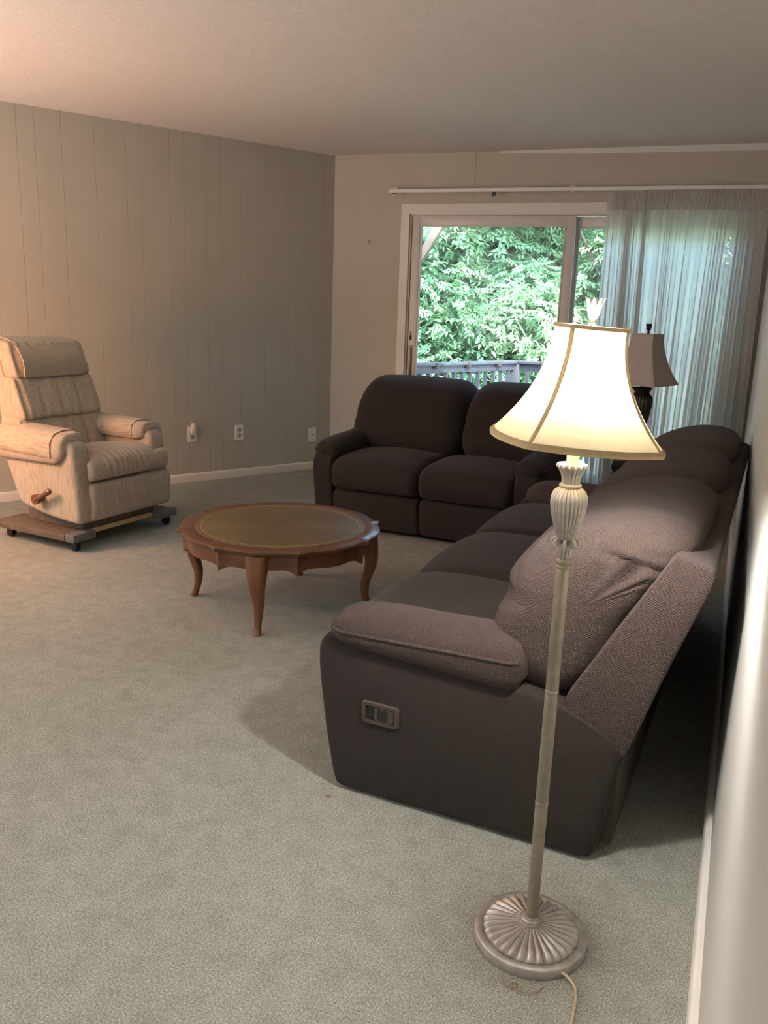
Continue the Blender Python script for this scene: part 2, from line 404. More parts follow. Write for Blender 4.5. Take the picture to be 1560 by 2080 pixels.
def base_profile(b, x0, x1, sgn, t=0.013, h=0.062):
    """baseboard with an eased top edge"""
    prof = [(0, 0), (sgn*t, 0), (sgn*t, h*0.8), (sgn*t*0.8, h*0.93), (sgn*t*0.45, h), (0, h)]
    return b.loft([[(x, y, z) for y, z in prof] for x in (x0, x1)])
bl = tag(frame('baseboard_left', (CX, CY, 0), dL), kind='structure')
base_profile(MB(), 0.012, 3.66, 1).build('skirting_length', M['trim_white'], bl, angle=30)
base_profile(MB(), 3.662, LW, 1).build('skirting_length', M['trim_white'], bl, angle=30)
bb = tag(frame('baseboard_back', (CX, CY, 0), uB), kind='structure')
base_profile(MB(), 0.012, 0.565, -1).build('skirting_length', M['trim_white'], bb, angle=30)
br = tag(frame('baseboard_right', (BR[0], BR[1], 0), dR), kind='structure')
base_profile(MB(), 0.0, 2.78, -1, 0.018, 0.07).build('skirting_length', M['trim_white'], br, angle=30)
base_profile(MB(), 2.782, 9.2, -1, 0.018, 0.07).build('skirting_length', M['trim_white'], br, angle=30)
# thin cove strip where ceiling meets the right half of the back wall
tc = tag(frame('trim_2', (CX, CY, 0), uB), kind='structure')
MB().loft([[(x, y, z) for y, z in ((0, H-w), (0, H), (-w, H), (-w*0.6, H-w*0.45))] for x, w in ((1.3, 0.012), (1.9, 0.03), (3.17, 0.038))]).build('cove_strip', M['ceiling'], tc, angle=30)

# door casing
cs = tag(frame('trim_1', (CX, CY, 0), uB), kind='structure')
def casing(b, pts_in, pts_out):
    """mitred flat board between two edges, 18 mm proud of the wall"""
    (a0, a1), (b0, b1) = pts_in, pts_out
    q = [a0, a1, b1, b0]
    b.add([(x, -0.001, z) for x, z in q] + [(x, -0.019, z) for x, z in q],
          [(0, 1, 2, 3), (7, 6, 5, 4)] + [(i, (i+1) % 4, 4+(i+1) % 4, 4+i) for i in range(4)]); return b
casing(MB(), ((D0, 0), (D0, DT)), ((0.566, 0), (0.566, 2.085))).build('side_casing', M['trim_white'], cs, smooth=False)
casing(MB(), ((D0, DT), (D1, DT)), ((0.566, 2.085), (3.11, 2.085))).build('head_casing', M['trim_white'], cs, smooth=False)
casing(MB(), ((D1, DT), (D1, 0)), ((3.11, 2.085), (3.11, 0))).build('side_casing', M['trim_white'], cs, smooth=False)

# sliding glass door
dr = tag(frame('door_1', (CX, CY, 0), uB), kind='structure')
MB().box(D0, D0+0.012, 0.0, 0.13, 0, DT).box(D1-0.012, D1, 0.0, 0.13, 0, DT).box(D0, D1, 0.0, 0.13, DT-0.008, DT).box(D0, D1, 0.0, 0.14, 0, 0.035).build('door_frame', M['vinyl'], dr, smooth=False)
def sash(x0, x1, y0, y1, wl, wr, zt):
    root = MB().box(x0, x0+wl, y0, y1, 0.04, zt, 0.004).box(x1-wr, x1, y0, y1, 0.04, zt, 0.004).box(x0+wl-0.004, x1-wr+0.004, y0, y1, zt-0.068, zt, 0.004).box(x0+wl-0.004, x1-wr+0.004, y0, y1, 0.04, 0.13, 0.004).build('door_panel', M['vinyl'], dr, angle=30)
    a, c, zb, zz = x0+wl, x1-wr, 0.13, zt-0.068
    MB().box(a-0.001, a+0.007, y0+0.004, y1-0.004, zb, zz).box(c-0.007, c+0.001, y0+0.004, y1-0.004, zb, zz).box(a, c, y0+0.004, y1-0.004, zz-0.007, zz+0.001).box(a, c, y0+0.004, y1-0.004, zb-0.001, zb+0.007).build('glazing_seal', M['dark_seal'], root, smooth=False)
    MB().box(a+0.002, a+0.014, y0+0.001, y0+0.008, zb, zz).box(a, c, y0+0.001, y0+0.008, zz-0.011, zz).box(c-0.012, c-0.002, y0+0.001, y0+0.008, zb, zz).build('glazing_bead', M['vinyl'], root, smooth=False)
    ym = (y0+y1)/2
    MB().box(a+0.001, c-0.001, ym-0.003, ym+0.003, zb, zz).build('pane', M['glass'], root, smooth=False)
    return root
p1 = sash(0.646, 1.878, 0.014, 0.058, 0.066, 0.066, 2.003)
sash(1.83, D1-0.012, 0.070, 0.114, 0.062, 0.066, 1.998)
MB().box(0.662, 0.674, 0.006, 0.016, 1.075, 1.145, 0.003).tube([(0.668, 0.008, 1.082), (0.668, -0.008, 1.098), (0.668, 0.008, 1.116)], 0.005, 8).build('lock_latch', M['brass'], p1)
MB().box(0.651, 0.689, 0.008, 0.0145, 0.72, 1.035, 0.003).build('handle_plate', M['brass'], p1)
MB().tube([(0.670, 0.010, 0.75), (0.670, -0.022, 0.77), (0.670, -0.024, 0.90), (0.670, -0.022, 1.005), (0.670, 0.010, 1.022)], 0.0065, 8).build('pull_handle', M['rod'], p1)

# ================================================================== curtain and rod
rod = thing('curtain_rod', 'long white traverse rod above the sliding glass door', 'curtain rod', (CX, CY, 0), math.atan2(uB[1], uB[0]))
MB().box(0.487, 3.145, -0.104, -0.078, 2.153, 2.180, 0.005, 3).build('rail', M['rod'], rod, angle=50)
MB().box(0.49, 1.99, -0.1062, -0.1035, 2.1555, 2.161, 0.001, 1).build('slider_lip', M['rod'], rod)
for x in (0.505, 1.84, 3.12):
    MB().box(x-0.012, x+0.012, -0.09, 0.0, 2.172, 2.186, 0.002).box(x-0.014, x+0.014, -0.006, 0.0, 2.155, 2.205, 0.002).build('bracket', M['rod'], rod)
MB().box(0.515, 0.545, -0.10, -0.08, 2.148, 2.155).build('pulley', M['dark_seal'], rod)
MB().lathe([(0.004, 0), (0.007, 0.002), (0.008, 0.02), (0.005, 0.03)], 12, c=(0.53, -0.09, 2.118)).build('cord_weight', M['rod'], rod)
MB().box(1.275, 1.305, -0.092, -0.082, 2.128, 2.155, 0.002).box(1.279, 1.283, -0.094, -0.08, 2.118, 2.13).build('carrier', M['dark_seal'], rod)

cu = thing('sheer_curtain', 'white pleated sheer curtain drawn over the right half of the glass door', 'curtain', (CX, CY, 0), math.atan2(uB[1], uB[0]))
def curtain_mesh(z_top, z_bot, rows, seed, folds, amp0, amp1, x0, x1, header):
    r = np.random.default_rng(seed); N = folds*20
    t = np.linspace(0, 1, N); 
    ph = np.cumsum(0.25 + 1.6*r.random(folds+1)); ph = (ph-ph[0])/(ph[-1]-ph[0])
    phase = np.interp(t, ph, np.arange(folds+1))*2*PI
    ampf = 0.35 + 0.9*np.interp(t*folds, np.arange(folds+1), r.random(folds+1))
    vs = []; 
    for k in range(rows+1):
        q = k/rows; z = z_top + (z_bot-z_top)*q; a = amp0 + (amp1-amp0)*min(1, q*1.4)
        swing = 0.012*np.sin(2*PI*t*3.1 + 1.0)*q
        # overlapping soft folds: the sideways term lets neighbouring folds cover each other
        x = x0 + (x1-x0)*t + (1.0*a*ampf)*np.sin(2*phase)*(0.35 if header else 0.55) + 0.035*q*np.sin(7*t)*(0 if header else 1)
        y = -0.091 + a*ampf*np.sin(phase) + swing*(0 if header else 1)
        vs += [(x[i], y[i], z) for i in range(N)]
    fs = [(k*N+i, k*N+i+1, (k+1)*N+i+1, (k+1)*N+i) for k in range(rows) for i in range(N-1)]
    return MB().add(vs, fs)
curtain_mesh(2.150, 2.028, 6, 3, 74, 0.008, 0.010, 2.093, 3.150, True).build('pinch_header', M['sheer'], cu, angle=0)
curtain_mesh(2.028, 0.030, 26, 5, 23, 0.014, 0.040, 2.098, 3.130, False).build('drape', M['sheer'], cu, angle=0)
for i in range(16):
    x = 2.12 + 0.064*i + random.uniform(-0.012, 0.012)
    MB().tube([(x, -0.089, 2.156), (x+0.004, -0.094, 2.148), (x+0.002, -0.098, 2.142)], 0.0028, 5).build('drape_hook', M['rod'], cu)

# ================================================================== outside: deck, rail, porch beam, trees
def wbp(u_, off, z): return (CX + uB[0]*u_ - uB[1]*off, CY + uB[1]*u_ + uB[0]*off, z)
dk = MB().add([wbp(-2.5, 0.15, -0.1), wbp(4.2, 0.15, -0.1), wbp(4.2, 2.1, -0.1), wbp(1.12, 2.1, -0.1), wbp(-0.2, -0.0+0.3, -0.1)] +
              [wbp(-2.5, 0.15, -0.2), wbp(4.2, 0.15, -0.2), wbp(4.2, 2.1, -0.2), wbp(1.12, 2.1, -0.2), wbp(-0.2, 0.3, -0.2)],
              [(0, 1, 2, 3, 4), (9, 8, 7, 6, 5)] + [(i, (i+1) % 5, 5+(i+1) % 5, 5+i) for i in range(5)])
tag(dk.build('deck_floor', M['deck_wood'], smooth=False), kind='structure')
rl = thing('deck_railing', 'dark painted deck railing with balusters outside the glass door', 'railing', (0, 0, 0))
RC = (1.10, 2.0); RA = (0.30, 0.40); RE = (4.1, 2.0); RZ = 0.85
def seg(a, c, n, skip0=False):
    A = Vector(wbp(a[0], a[1], 0)); C_ = Vector(wbp(c[0], c[1], 0))
    MB().bar(A+Vector((0, 0, RZ-0.014)), C_+Vector((0, 0, RZ-0.014)), 0.10, 0.028, 0.004).build('top_rail', M['deck_paint'], rl, angle=30)
    MB().bar(A+Vector((0, 0, RZ-0.06)), C_+Vector((0, 0, RZ-0.06)), 0.038, 0.07, 0.004).build('under_rail', M['deck_paint'], rl, angle=30)
    MB().bar(A+Vector((0, 0, 0.03)), C_+Vector((0, 0, 0.03)), 0.038, 0.07, 0.004).build('bottom_rail', M['deck_paint'], rl, angle=30)
    for i in range(1, n):
        p = A + (C_-A)*i/n
        MB().box(p.x-0.016, p.x+0.016, p.y-0.016, p.y+0.016, 0.06, RZ-0.09).build('baluster', M['deck_paint'], rl, smooth=False)
seg(RA, RC, 16); seg(RC, RE, 24)
for a in (RC, RE):
    p = Vector(wbp(a[0], a[1], 0)); MB().box(p.x-0.045, p.x+0.045, p.y-0.045, p.y+0.045, -0.1, RZ-0.028, 0.004).build('corner_post', M['deck_paint'], rl, angle=30)
for k in (0.36, 0.60, 0.845):
    p = Vector(wbp(RA[0]+(RC[0]-RA[0])*k, RA[1]+(RC[1]-RA[1])*k, 0))
    MB().box(p.x-0.04, p.x+0.04, p.y-0.062, p.y+0.055, RZ-0.052, RZ+0.002, 0.004).build('rail_bracket', M['brace_wood'], rl, angle=30)
p = Vector(wbp(1.40, 2.0, 0)); MB().box(p.x-0.04, p.x+0.04, p.y-0.062, p.y+0.055, RZ-0.052, RZ+0.002, 0.004).build('rail_bracket', M['brace_wood'], rl, angle=30)

pr = thing('porch_beam', 'raw wood porch beam with a slanted corner brace outside the glass door', 'beam', (0, 0, 0))
MB().bar(wbp(-2.5, 2.0, 2.20), wbp(4.3, 2.0, 2.20), 0.09, 0.14, 0.004).build('eave_beam', M['deck_wood'], pr, angle=30)
MB().box(*[f for p_ in [wbp(-0.16, 2.0, 0)] for f in (p_[0]-0.05, p_[0]+0.05, p_[1]-0.05, p_[1]+0.05)], -2.0, 2.14, 0.004).build('porch_post', M['brace_wood'], pr, angle=30)
MB().bar(wbp(-0.13, 2.0, 1.50), wbp(0.29, 2.0, 2.18), 0.075, 0.075, 0.004).build('corner_brace', M['brace_wood'], pr, angle=30)

gp = [wbp(-14, 2.5, -2.2), wbp(16, 2.5, -2.2), wbp(22, 30, -1.2), wbp(-22, 30, -1.2)]
tag(MB().add(gp + [(x, y, z-0.1) for x, y, z in gp], [(0, 1, 2, 3), (7, 6, 5, 4)] + [(i, (i+1) % 4, 4+(i+1) % 4, 4+i) for i in range(4)]).build('ground', M['soil'], smooth=False), kind='structure')

def leaf_geo(L, W):
    return np.array([(0, 0, 0), (L*0.4, W/2, L*0.06), (L, 0, -L*0.12), (L*0.4, -W/2, L*0.06)]), [(0, 1, 2), (0, 2, 3)]
leaf_me = []
for k, mm in enumerate(('leaf', 'leaf_pale', 'leaf_dark')):
    v_, f_ = leaf_geo(0.11, 0.042); me = bpy.data.meshes.new('leaf'); me.from_pydata(v_.tolist(), [], f_); me.materials.append(M[mm]); leaf_me.append(me)
def rand_rots(n, r, droop):
    yaw = r.uniform(0, 2*PI, n); pit = r.normal(droop, 0.45, n); rol = r.normal(0, 0.5, n)
    cy, sy, cp, sp, cr, sr = np.cos(yaw), np.sin(yaw), np.cos(pit), np.sin(pit), np.cos(rol), np.sin(rol)
    Rm = np.empty((n, 3, 3))
    Rm[:, 0, 0] = cy*cp; Rm[:, 0, 1] = cy*sp*sr - sy*cr; Rm[:, 0, 2] = cy*sp*cr + sy*sr
    Rm[:, 1, 0] = sy*cp; Rm[:, 1, 1] = sy*sp*sr + cy*cr; Rm[:, 1, 2] = sy*sp*cr - cy*sr
    Rm[:, 2, 0] = -sp; Rm[:, 2, 1] = cp*sr; Rm[:, 2, 2] = cp*cr
    return Rm, yaw, pit
def tree(label, u_, off, clumps, seed, leafk, per, trunk_h, singles):
    r = np.random.default_rng(seed); base = wbp(u_, off, -2.0)
    t = thing('leafy_tree', label, 'tree', base, 0)
    tb = MB(); pts = [(0.10*math.sin(i*0.9+seed), 0.08*math.cos(i*1.3), trunk_h*i/7) for i in range(8)]
    tb.tube(pts, [0.085-0.007*i for i in range(8)], 9); tb.build('trunk', M['bark'], t)
    bb_ = MB()
    P = []; 
    for (cu_, cz, co, rad) in clumps:
        c = np.array(wbp(u_+cu_, off+co, cz)) - np.array(base)
        st = pts[min(7, max(2, int(7*(c[2]/trunk_h)*0.8)))]
        mid_ = (np.array(st)+c)/2 + np.array((0, 0, 0.15)); bb_.tube([st, mid_, c], [0.026, 0.018, 0.008], 6)
        n = int(per*rad**2); d = r.normal(size=(n, 3)); d /= np.linalg.norm(d, axis=1, keepdims=True)
        P.append(c + d*rad*(0.55+0.45*r.random((n, 1))**0.5)*np.array((1, 0.8, 0.9)))
    bb_.build('branches', M['bark'], t)
    P = np.vstack(P)
    # each point carries a spray of narrow leaflets
    n = len(P); Rm, yaw, pit = rand_rots(n, r, 0.35)
    v_, f_ = leaf_geo(0.095, 0.036); V = []
    for k in range(7):
        s = (k//2+0.3)*0.045; side = (1 if k % 2 else -1)*0.75 if k < 6 else 0
        ca, sa = math.cos(side), math.sin(side)
        lv = np.stack([v_[:, 0]*ca - v_[:, 1]*sa + s, v_[:, 0]*sa + v_[:, 1]*ca, v_[:, 2]], 1)
        V.append(np.einsum('nij,kj->nki', Rm, lv) + P[:, None, :])
    V = np.stack(V, 1).reshape(-1, 3); nl = n*7
    F = np.empty((nl, 2, 3), int); b0 = np.arange(nl)*4
    F[:, 0] = np.stack([b0, b0+1, b0+2], 1); F[:, 1] = np.stack([b0, b0+2, b0+3], 1)
    me = bpy.data.meshes.new('foliage'); me.vertices.add(len(V)); me.vertices.foreach_set('co', V.ravel())
    F = F.reshape(-1, 3); me.loops.add(F.size); me.loops.foreach_set('vertex_index', F.ravel())
    me.polygons.add(len(F)); me.polygons.foreach_set('loop_start', np.arange(0, F.size, 3)); me.update(); me.validate()
    me.materials.append(M[('leaf', 'leaf_pale', 'leaf_dark')[leafk]])
    o = bpy.data.objects.new('foliage', me); COL.objects.link(o); o.parent = t; o['kind'] = 'stuff'
    # nearest single leaves
    order = np.argsort(P[:, 1] + r.normal(0, 0.15, n))[:singles]
    for i in order:
        lf = bpy.data.objects.new('leaf', leaf_me[leafk]); COL.objects.link(lf); lf.parent = t
        lf.location = P[i] + np.array((r.normal(0, .05), -0.06, r.normal(0, .05)))
        lf.rotation_euler = (r.normal(0, 0.5), 0.35+r.normal(0, 0.4), r.uniform(0, 2*PI)); s = r.uniform(0.9, 1.3); lf.scale = (s, s, s)
    return t
def clump_grid(u0, u1, z0, z1, n, seed, rad=(0.45, 0.75), co=(-0.5, 0.6)):
    r = np.random.default_rng(seed)
    return [(r.uniform(u0, u1), r.uniform(z0, z1), r.uniform(*co), r.uniform(*rad)) for _ in range(n)]
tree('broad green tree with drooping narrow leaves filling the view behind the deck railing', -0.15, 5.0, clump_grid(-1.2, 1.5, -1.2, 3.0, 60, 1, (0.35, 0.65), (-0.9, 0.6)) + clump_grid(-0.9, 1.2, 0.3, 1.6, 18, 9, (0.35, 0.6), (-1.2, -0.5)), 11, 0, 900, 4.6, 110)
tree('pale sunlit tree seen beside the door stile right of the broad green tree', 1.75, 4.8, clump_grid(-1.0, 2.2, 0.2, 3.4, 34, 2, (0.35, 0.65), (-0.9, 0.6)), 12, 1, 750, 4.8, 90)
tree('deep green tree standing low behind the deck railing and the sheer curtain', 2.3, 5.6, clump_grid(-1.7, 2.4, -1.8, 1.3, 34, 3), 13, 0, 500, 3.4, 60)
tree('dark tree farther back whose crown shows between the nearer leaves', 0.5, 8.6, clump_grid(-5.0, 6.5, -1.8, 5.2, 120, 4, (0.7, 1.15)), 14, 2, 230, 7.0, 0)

# ================================================================== sofas
def rotprof(p): return [(a, b_) for a, b_ in p]
def piping(b, pts, r=0.0045): return b.tube(pts, r, 6)
ARM = [(0.02, 0.005), (0.40, 0.005), (0.715, 0.005), (0.735, 0.012), (0.765, 0.16), (0.785, 0.30), (0.795, 0.40), (0.785, 0.445), (0.75, 0.47), (0.70, 0.475),
       (0.50, 0.455), (0.30, 0.435), (0.14, 0.418), (0.04, 0.385), (-0.04, 0.340), (-0.052, 0.325), (-0.045, 0.29), (-0.015, 0.10), (0.0, 0.012)]
SEAT = [(0.20, 0.26), (0.45, 0.262), (0.70, 0.262), (0.775, 0.262), (0.815, 0.285), (0.835, 0.34), (0.83, 0.395), (0.79, 0.432), (0.70, 0.452), (0.55, 0.458), (0.38, 0.452), (0.24, 0.44), (0.18, 0.38)]
FOOT = [(0.55, 0.03), (0.72, 0.03), (0.745, 0.04), (0.765, 0.12), (0.780, 0.21), (0.775, 0.245), (0.74, 0.256), (0.55, 0.256)]
BACK = [(0.19, 0.395), (0.28, 0.425), (0.325, 0.50), (0.318, 0.58), (0.296, 0.622), (0.288, 0.645), (0.286, 0.69), (0.235, 0.765), (0.155, 0.833), (0.05, 0.873), (-0.05, 0.883),
        (-0.125, 0.866), (-0.155, 0.825), (-0.12, 0.76), (-0.05, 0.63), (0.03, 0.49), (0.09, 0.405)]
SHELL = [(0.128, 0.385), (-0.035, 0.300), (-0.052, 0.300), (-0.120, 0.54), (-0.200, 0.775), (-0.198, 0.798), (-0.182, 0.806), (-0.120, 0.825), (-0.108, 0.823), (-0.096, 0.80), (-0.02, 0.66), (0.055, 0.52)]
CREASES = {2: [(0.56, 0.80, 0.86, 0.74, 0.007, 0.011), (0.62, 0.77, 0.92, 0.70, 0.008, 0.010), (0.70, 0.71, 0.93, 0.655, 0.006, 0.007), (0.74, 0.83, 0.93, 0.775, 0.006, 0.008), (0.08, 0.75, 0.25, 0.70, 0.007, 0.006)],
           1: [(0.70, 0.80, 0.94, 0.76, 0.008, 0.006), (0.06, 0.76, 0.3, 0.72, 0.008, 0.006)], 0: [(0.70, 0.80, 0.94, 0.76, 0.008, 0.006)]}
def make_sofa(t, seats, arm_w, seat_w, detail, switch_side=None, seam=0.0):
    """local frame: X along the sofa, -Y is the front; profiles are (forward, up)"""
    pl = lambda a, b_, c: (c, -a, b_)
    L = 2*arm_w + seats*seat_w
    mf = M['sofa'] if detail else M['sofa_flat']
    for side in (0, 1):
        x0 = 0 if side == 0 else L-arm_w; x1 = x0+arm_w
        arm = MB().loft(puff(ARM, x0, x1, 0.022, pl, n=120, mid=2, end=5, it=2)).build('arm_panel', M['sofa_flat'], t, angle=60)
        # pillow arm pad that overhangs the panel outwards
        sgn = -1 if side == 0 else 1; xo = x0 if side == 0 else x1
        secs = []; pipe = []
        S_ = np.linspace(0, 1, 30)
        for s in S_:
            w = 0.205 + 0.555*s
            e0 = min(1, (s/0.05))**0.5 if s < 0.05 else 1; e1 = math.sqrt(max(0, 1-((s-0.84)/0.16)**2)) if s > 0.84 else 1
            e = max(0.12, e0*e1*1.0) if s < 0.999 else 0.10
            wo = 0.026 - 0.004*s; wi = 0.155; 
            topz = 0.562 - 0.010*math.sin(PI*s) - 0.034*max(0, (s-0.55)/0.45)**2; botz = 0.405 + 0.030*s; seamz = 0.490 - 0.016*s
            hx = (wo+wi)/2*(0.55+0.45*e); cx = (wo-wi)/2 - (1-e)*0.004
            prof = [(cx+hx*0.62, botz), (cx+hx*0.93, botz+0.022), (cx+hx*1.0, seamz-0.012), (cx+hx*1.0, seamz+0.004), (cx+hx*0.90, seamz+0.034), (cx+hx*0.55, topz-0.006), (cx, topz+0.006),
                    (cx-hx*0.5, topz-0.002), (cx-hx*0.9, topz-0.035), (cx-hx*1.0, seamz-0.02), (cx-hx*0.92, 0.44), (cx-hx*0.5, 0.428), (cx, 0.425)]
            P_ = chaikin(prof, 2, 44); zc = seamz; P_[:, 1] = zc + (P_[:, 1]-zc)*(0.35+0.65*e)
            secs.append([(xo+sgn*a, -w, z) for a, z in P_])
            pipe.append((xo+sgn*(cx+hx*0.985), -w, seamz+0.008))
        pad = MB().loft(secs).build('arm_pad', mf, t, angle=0)
        pipe2 = [(pipe[0][0]-sgn*0.11, pipe[0][1]+0.004, pipe[0][2]+0.03)] + pipe[1:-1] + [(xo-sgn*0.06, -0.764, pipe[-1][2]-0.002)]
        MB().tube(pipe2, 0.0048, 7).build('piping', mf, pad)
        if switch_side == side:
            bz = MB(); x = xo + sgn*0.001
            sw_w, sw_z = 0.592, 0.262
            def rr(w, h_, r_, n=5):
                o_ = []
                for (sx, sz, a0) in ((1, 1, 0), (-1, 1, 90), (-1, -1, 180), (1, -1, 270)):
                    for i in range(n+1):
                        a = math.radians(a0+90*i/n); o_.append((sx*(w/2-r_)+r_*math.cos(a), sz*(h_/2-r_)+r_*math.sin(a)))
                return o_
            O1, O2, I1 = rr(0.112, 0.066, 0.012), rr(0.106, 0.060, 0.010), rr(0.086, 0.043, 0.004)
            secs = [[(x+sgn*d, -(sw_w+a), sw_z+b_) for a, b_ in o_] for o_, d in ((O1, -0.004), (O1, 0.003), (O2, 0.006), (I1, 0.006), (I1, -0.003))]
            bz = MB().loft(secs, cap=False).build('switch_bezel', M['switch_frame'], t, angle=35)
            MB().loft([[(x+sgn*d, -(sw_w+a), sw_z+b_) for a, b_ in rr(0.086, 0.043, 0.004)] for d in (-0.004, 0.0005)]).build('switch_well', M['switch_dark'], bz, angle=35)
            MB().loft([[(x+sgn*d, -(sw_w-0.012+a), sw_z+b_) for a, b_ in rr(0.056, 0.038, 0.002)] for d in (0.0, 0.005)]).build('paddle', M['switch_frame'], bz, angle=35)
            MB().loft([[(x+sgn*d, -(sw_w-0.008+a), sw_z+b_) for a, b_ in rr(0.030, 0.032, 0.002)] for d in (0.0045, 0.0058)]).build('paddle_window', M['switch_dark'], bz, angle=35)
    for i in range(seats):
        a = arm_w + i*seat_w + 0.003; c = a + seat_w - 0.006
        def dome(p, tt): 
            f_ = 1-(2*tt-1)**2
            return (p[0], p[1], p[2] + (0.022*f_ if p[2] > 0.40 else 0))
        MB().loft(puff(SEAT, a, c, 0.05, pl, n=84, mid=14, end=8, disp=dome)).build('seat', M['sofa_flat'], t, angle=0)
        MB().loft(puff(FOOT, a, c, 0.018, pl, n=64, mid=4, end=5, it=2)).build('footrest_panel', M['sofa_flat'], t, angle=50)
        def wrk(p, tt, i=i):
            x, y, z = p; w = -y
            ext = abs(2*tt-1)
            d = 0.0
            if detail:
                # pulled creases near the ends of the pillow, and fine slack folds over the crown
                for (t0, z0, t1, z1, s1, am) in CREASES[i]:
                    vx, vz = (t1-t0)*seat_w, z1-z0; px, pz = (tt-t0)*seat_w, z-z0
                    k = max(0, min(1, (px*vx+pz*vz)/(vx*vx+vz*vz))); dd = math.hypot(px-k*vx, pz-k*vz)
                    if w > 0.0: d += am*(-math.exp(-(dd/s1)**2) + 0.55*math.exp(-((dd-2.2*s1)/(1.3*s1))**2))*(4*k*(1-k))**0.5
                d += 0.004*math.sin(30*tt+9*z)*math.exp(-((z-0.93)/0.05)**2)
            # edge gathers
            d += 0.0015*math.sin(46*(z*1.3+w))*max(0, ext-0.72)/0.28
            n_ = Vector((0, -(w-0.06), z-0.70)); n_.normalize()
            dx = 0.0
            if detail and i == seats-1 and tt > 0.62:
                # pull creases across the near end of the pillow
                for (w0, z0, w1, z1, s1, am) in ((0.075, 0.808, -0.105, 0.772, 0.0075, 0.013), (0.055, 0.762, -0.055, 0.742, 0.007, 0.011), (0.10, 0.735, 0.02, 0.712, 0.006, 0.008), (-0.03, 0.815, -0.11, 0.806, 0.006, 0.007)):
                    vx, vz = w1-w0, z1-z0; px, pz = w-w0, z-z0
                    k = max(0, min(1, (px*vx+pz*vz)/(vx*vx+vz*vz))); dd = math.hypot(px-k*vx, pz-k*vz)
                    dx += am*(-math.exp(-(dd/s1)**2) + 0.6*math.exp(-((dd-2.0*s1)/(1.2*s1))**2))*(4*k*(1-k))**0.5
            return (x + dx, y + n_.y*d, z + n_.z*d)
        ends = dict(n=240, mid=80, end=14) if detail else dict(n=96, mid=14, end=8)
        ba = 0.012 if i == 0 else a-0.003+seam; bc = L-0.012 if i == seats-1 else c+0.003+seam
        bk = MB().loft(puff(BACK, ba, bc, 0.115, pl, crown=0.06, disp=wrk, **ends)).build('back_cushion', mf, t, angle=0)
        MB().loft(puff(SHELL, ba-0.008 if i == 0 else ba+0.001, bc+0.008 if i == seats-1 else bc-0.001, 0.012, pl, n=110, mid=3, end=4, it=2)).build('back_shell', mf, t, angle=50)
    b = MB()
    b.box(0.02, L-0.02, -0.60, 0.0, 0.03, 0.30, 0.01)
    b.build('base_frame', M['sofa_flat'], t, angle=40)
    MB().box(arm_w*0.4, L-arm_w*0.4, 0.0, 0.036, 0.03, 0.325, 0.008).build('rear_panel', M['lining'], t, angle=40)
    return L
# reclining sofa along the right wall, near end towards the camera
SA, SW, = 0.13, 0.615
L3 = 2*SA + 3*SW
ang = math.atan2(-0.9985, -0.0540)
ux, uy = math.cos(ang), math.sin(ang)
S0 = Vector((-0.160, 1.915, 0))                # near, rear foot of the arm
near_sofa = thing('reclining_sofa', 'long brown chenille reclining sofa along the right wall, switch on its near arm', 'sofa', (S0.x-ux*L3, S0.y-uy*L3, 0), ang)
make_sofa(near_sofa, 3, SA, SW, True, switch_side=1)
# reclining loveseat by the glass door
love = thing('reclining_loveseat', 'brown reclining loveseat standing in front of the sliding glass door', 'loveseat', (-2.205, 5.265, 0), math.radians(-1.7))
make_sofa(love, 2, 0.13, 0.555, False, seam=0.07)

# ================================================================== coffee table
tx, ty, TZ = -1.758, 3.228, 0.367
tb = thing('coffee_table', 'round scalloped cherry coffee table with an olive leather top, standing on the carpet', 'table', (tx, ty, 0), math.radians(15))
def edge_r(th, R):
    ph = ((th - PI/8) % (PI/4))/(PI/4)*2-1           # -1..1 inside one lobe, tips where |ph|=1
    return R*(0.985 + 0.056*abs(ph)**7 + 0.014*math.cos(ph*PI*0.9))
NT = 256
def ring(R, z): return [(edge_r(2*PI*i/NT, R)*math.cos(2*PI*i/NT), edge_r(2*PI*i/NT, R)*math.sin(2*PI*i/NT), z) for i in range(NT)]
MB().loft([ring(0.30, TZ-0.022), ring(0.430, TZ-0.022), ring(0.441, TZ-0.017), ring(0.443, TZ-0.010), ring(0.447, TZ-0.004), ring(0.443, TZ), ring(0.40, TZ+0.0005), ring(0.39, TZ+0.0005)]).build('table_top', M['cherry'], tb, angle=50)
inl = MB().lathe([(0.30, -0.001), (0.377, -0.001), (0.378, 0.0012), (0.376, 0.0018), (0.0001, 0.0018)], 128, c=(0, 0, TZ)).build('leather_inlay', M['leather'], tb, angle=40)
for r0, w in ((0.352, 0.0045), (0.374, 0.0012)):
    MB().lathe([(r0-w, 0.0016), (r0-w*0.5, 0.0026), (r0+w*0.5, 0.0026), (r0+w, 0.0016)], 128, c=(0, 0, TZ)).v
    bnd = MB(); vs = []; n = 128
    for i in range(n):
        a = 2*PI*i/n
        for rr_, z in ((r0-w, TZ+0.0017), (r0-w, TZ+0.0024), (r0+w, TZ+0.0024), (r0+w, TZ+0.0017)): vs.append((rr_*math.cos(a), rr_*math.sin(a), z))
    bnd.add(vs, [(i*4+q_, ((i+1) % n)*4+q_, ((i+1) % n)*4+(q_+1) % 4, i*4+(q_+1) % 4) for i in range(n) for q_ in range(4)])
    bnd.build('gilt_band', M['gilt'], inl, angle=30)
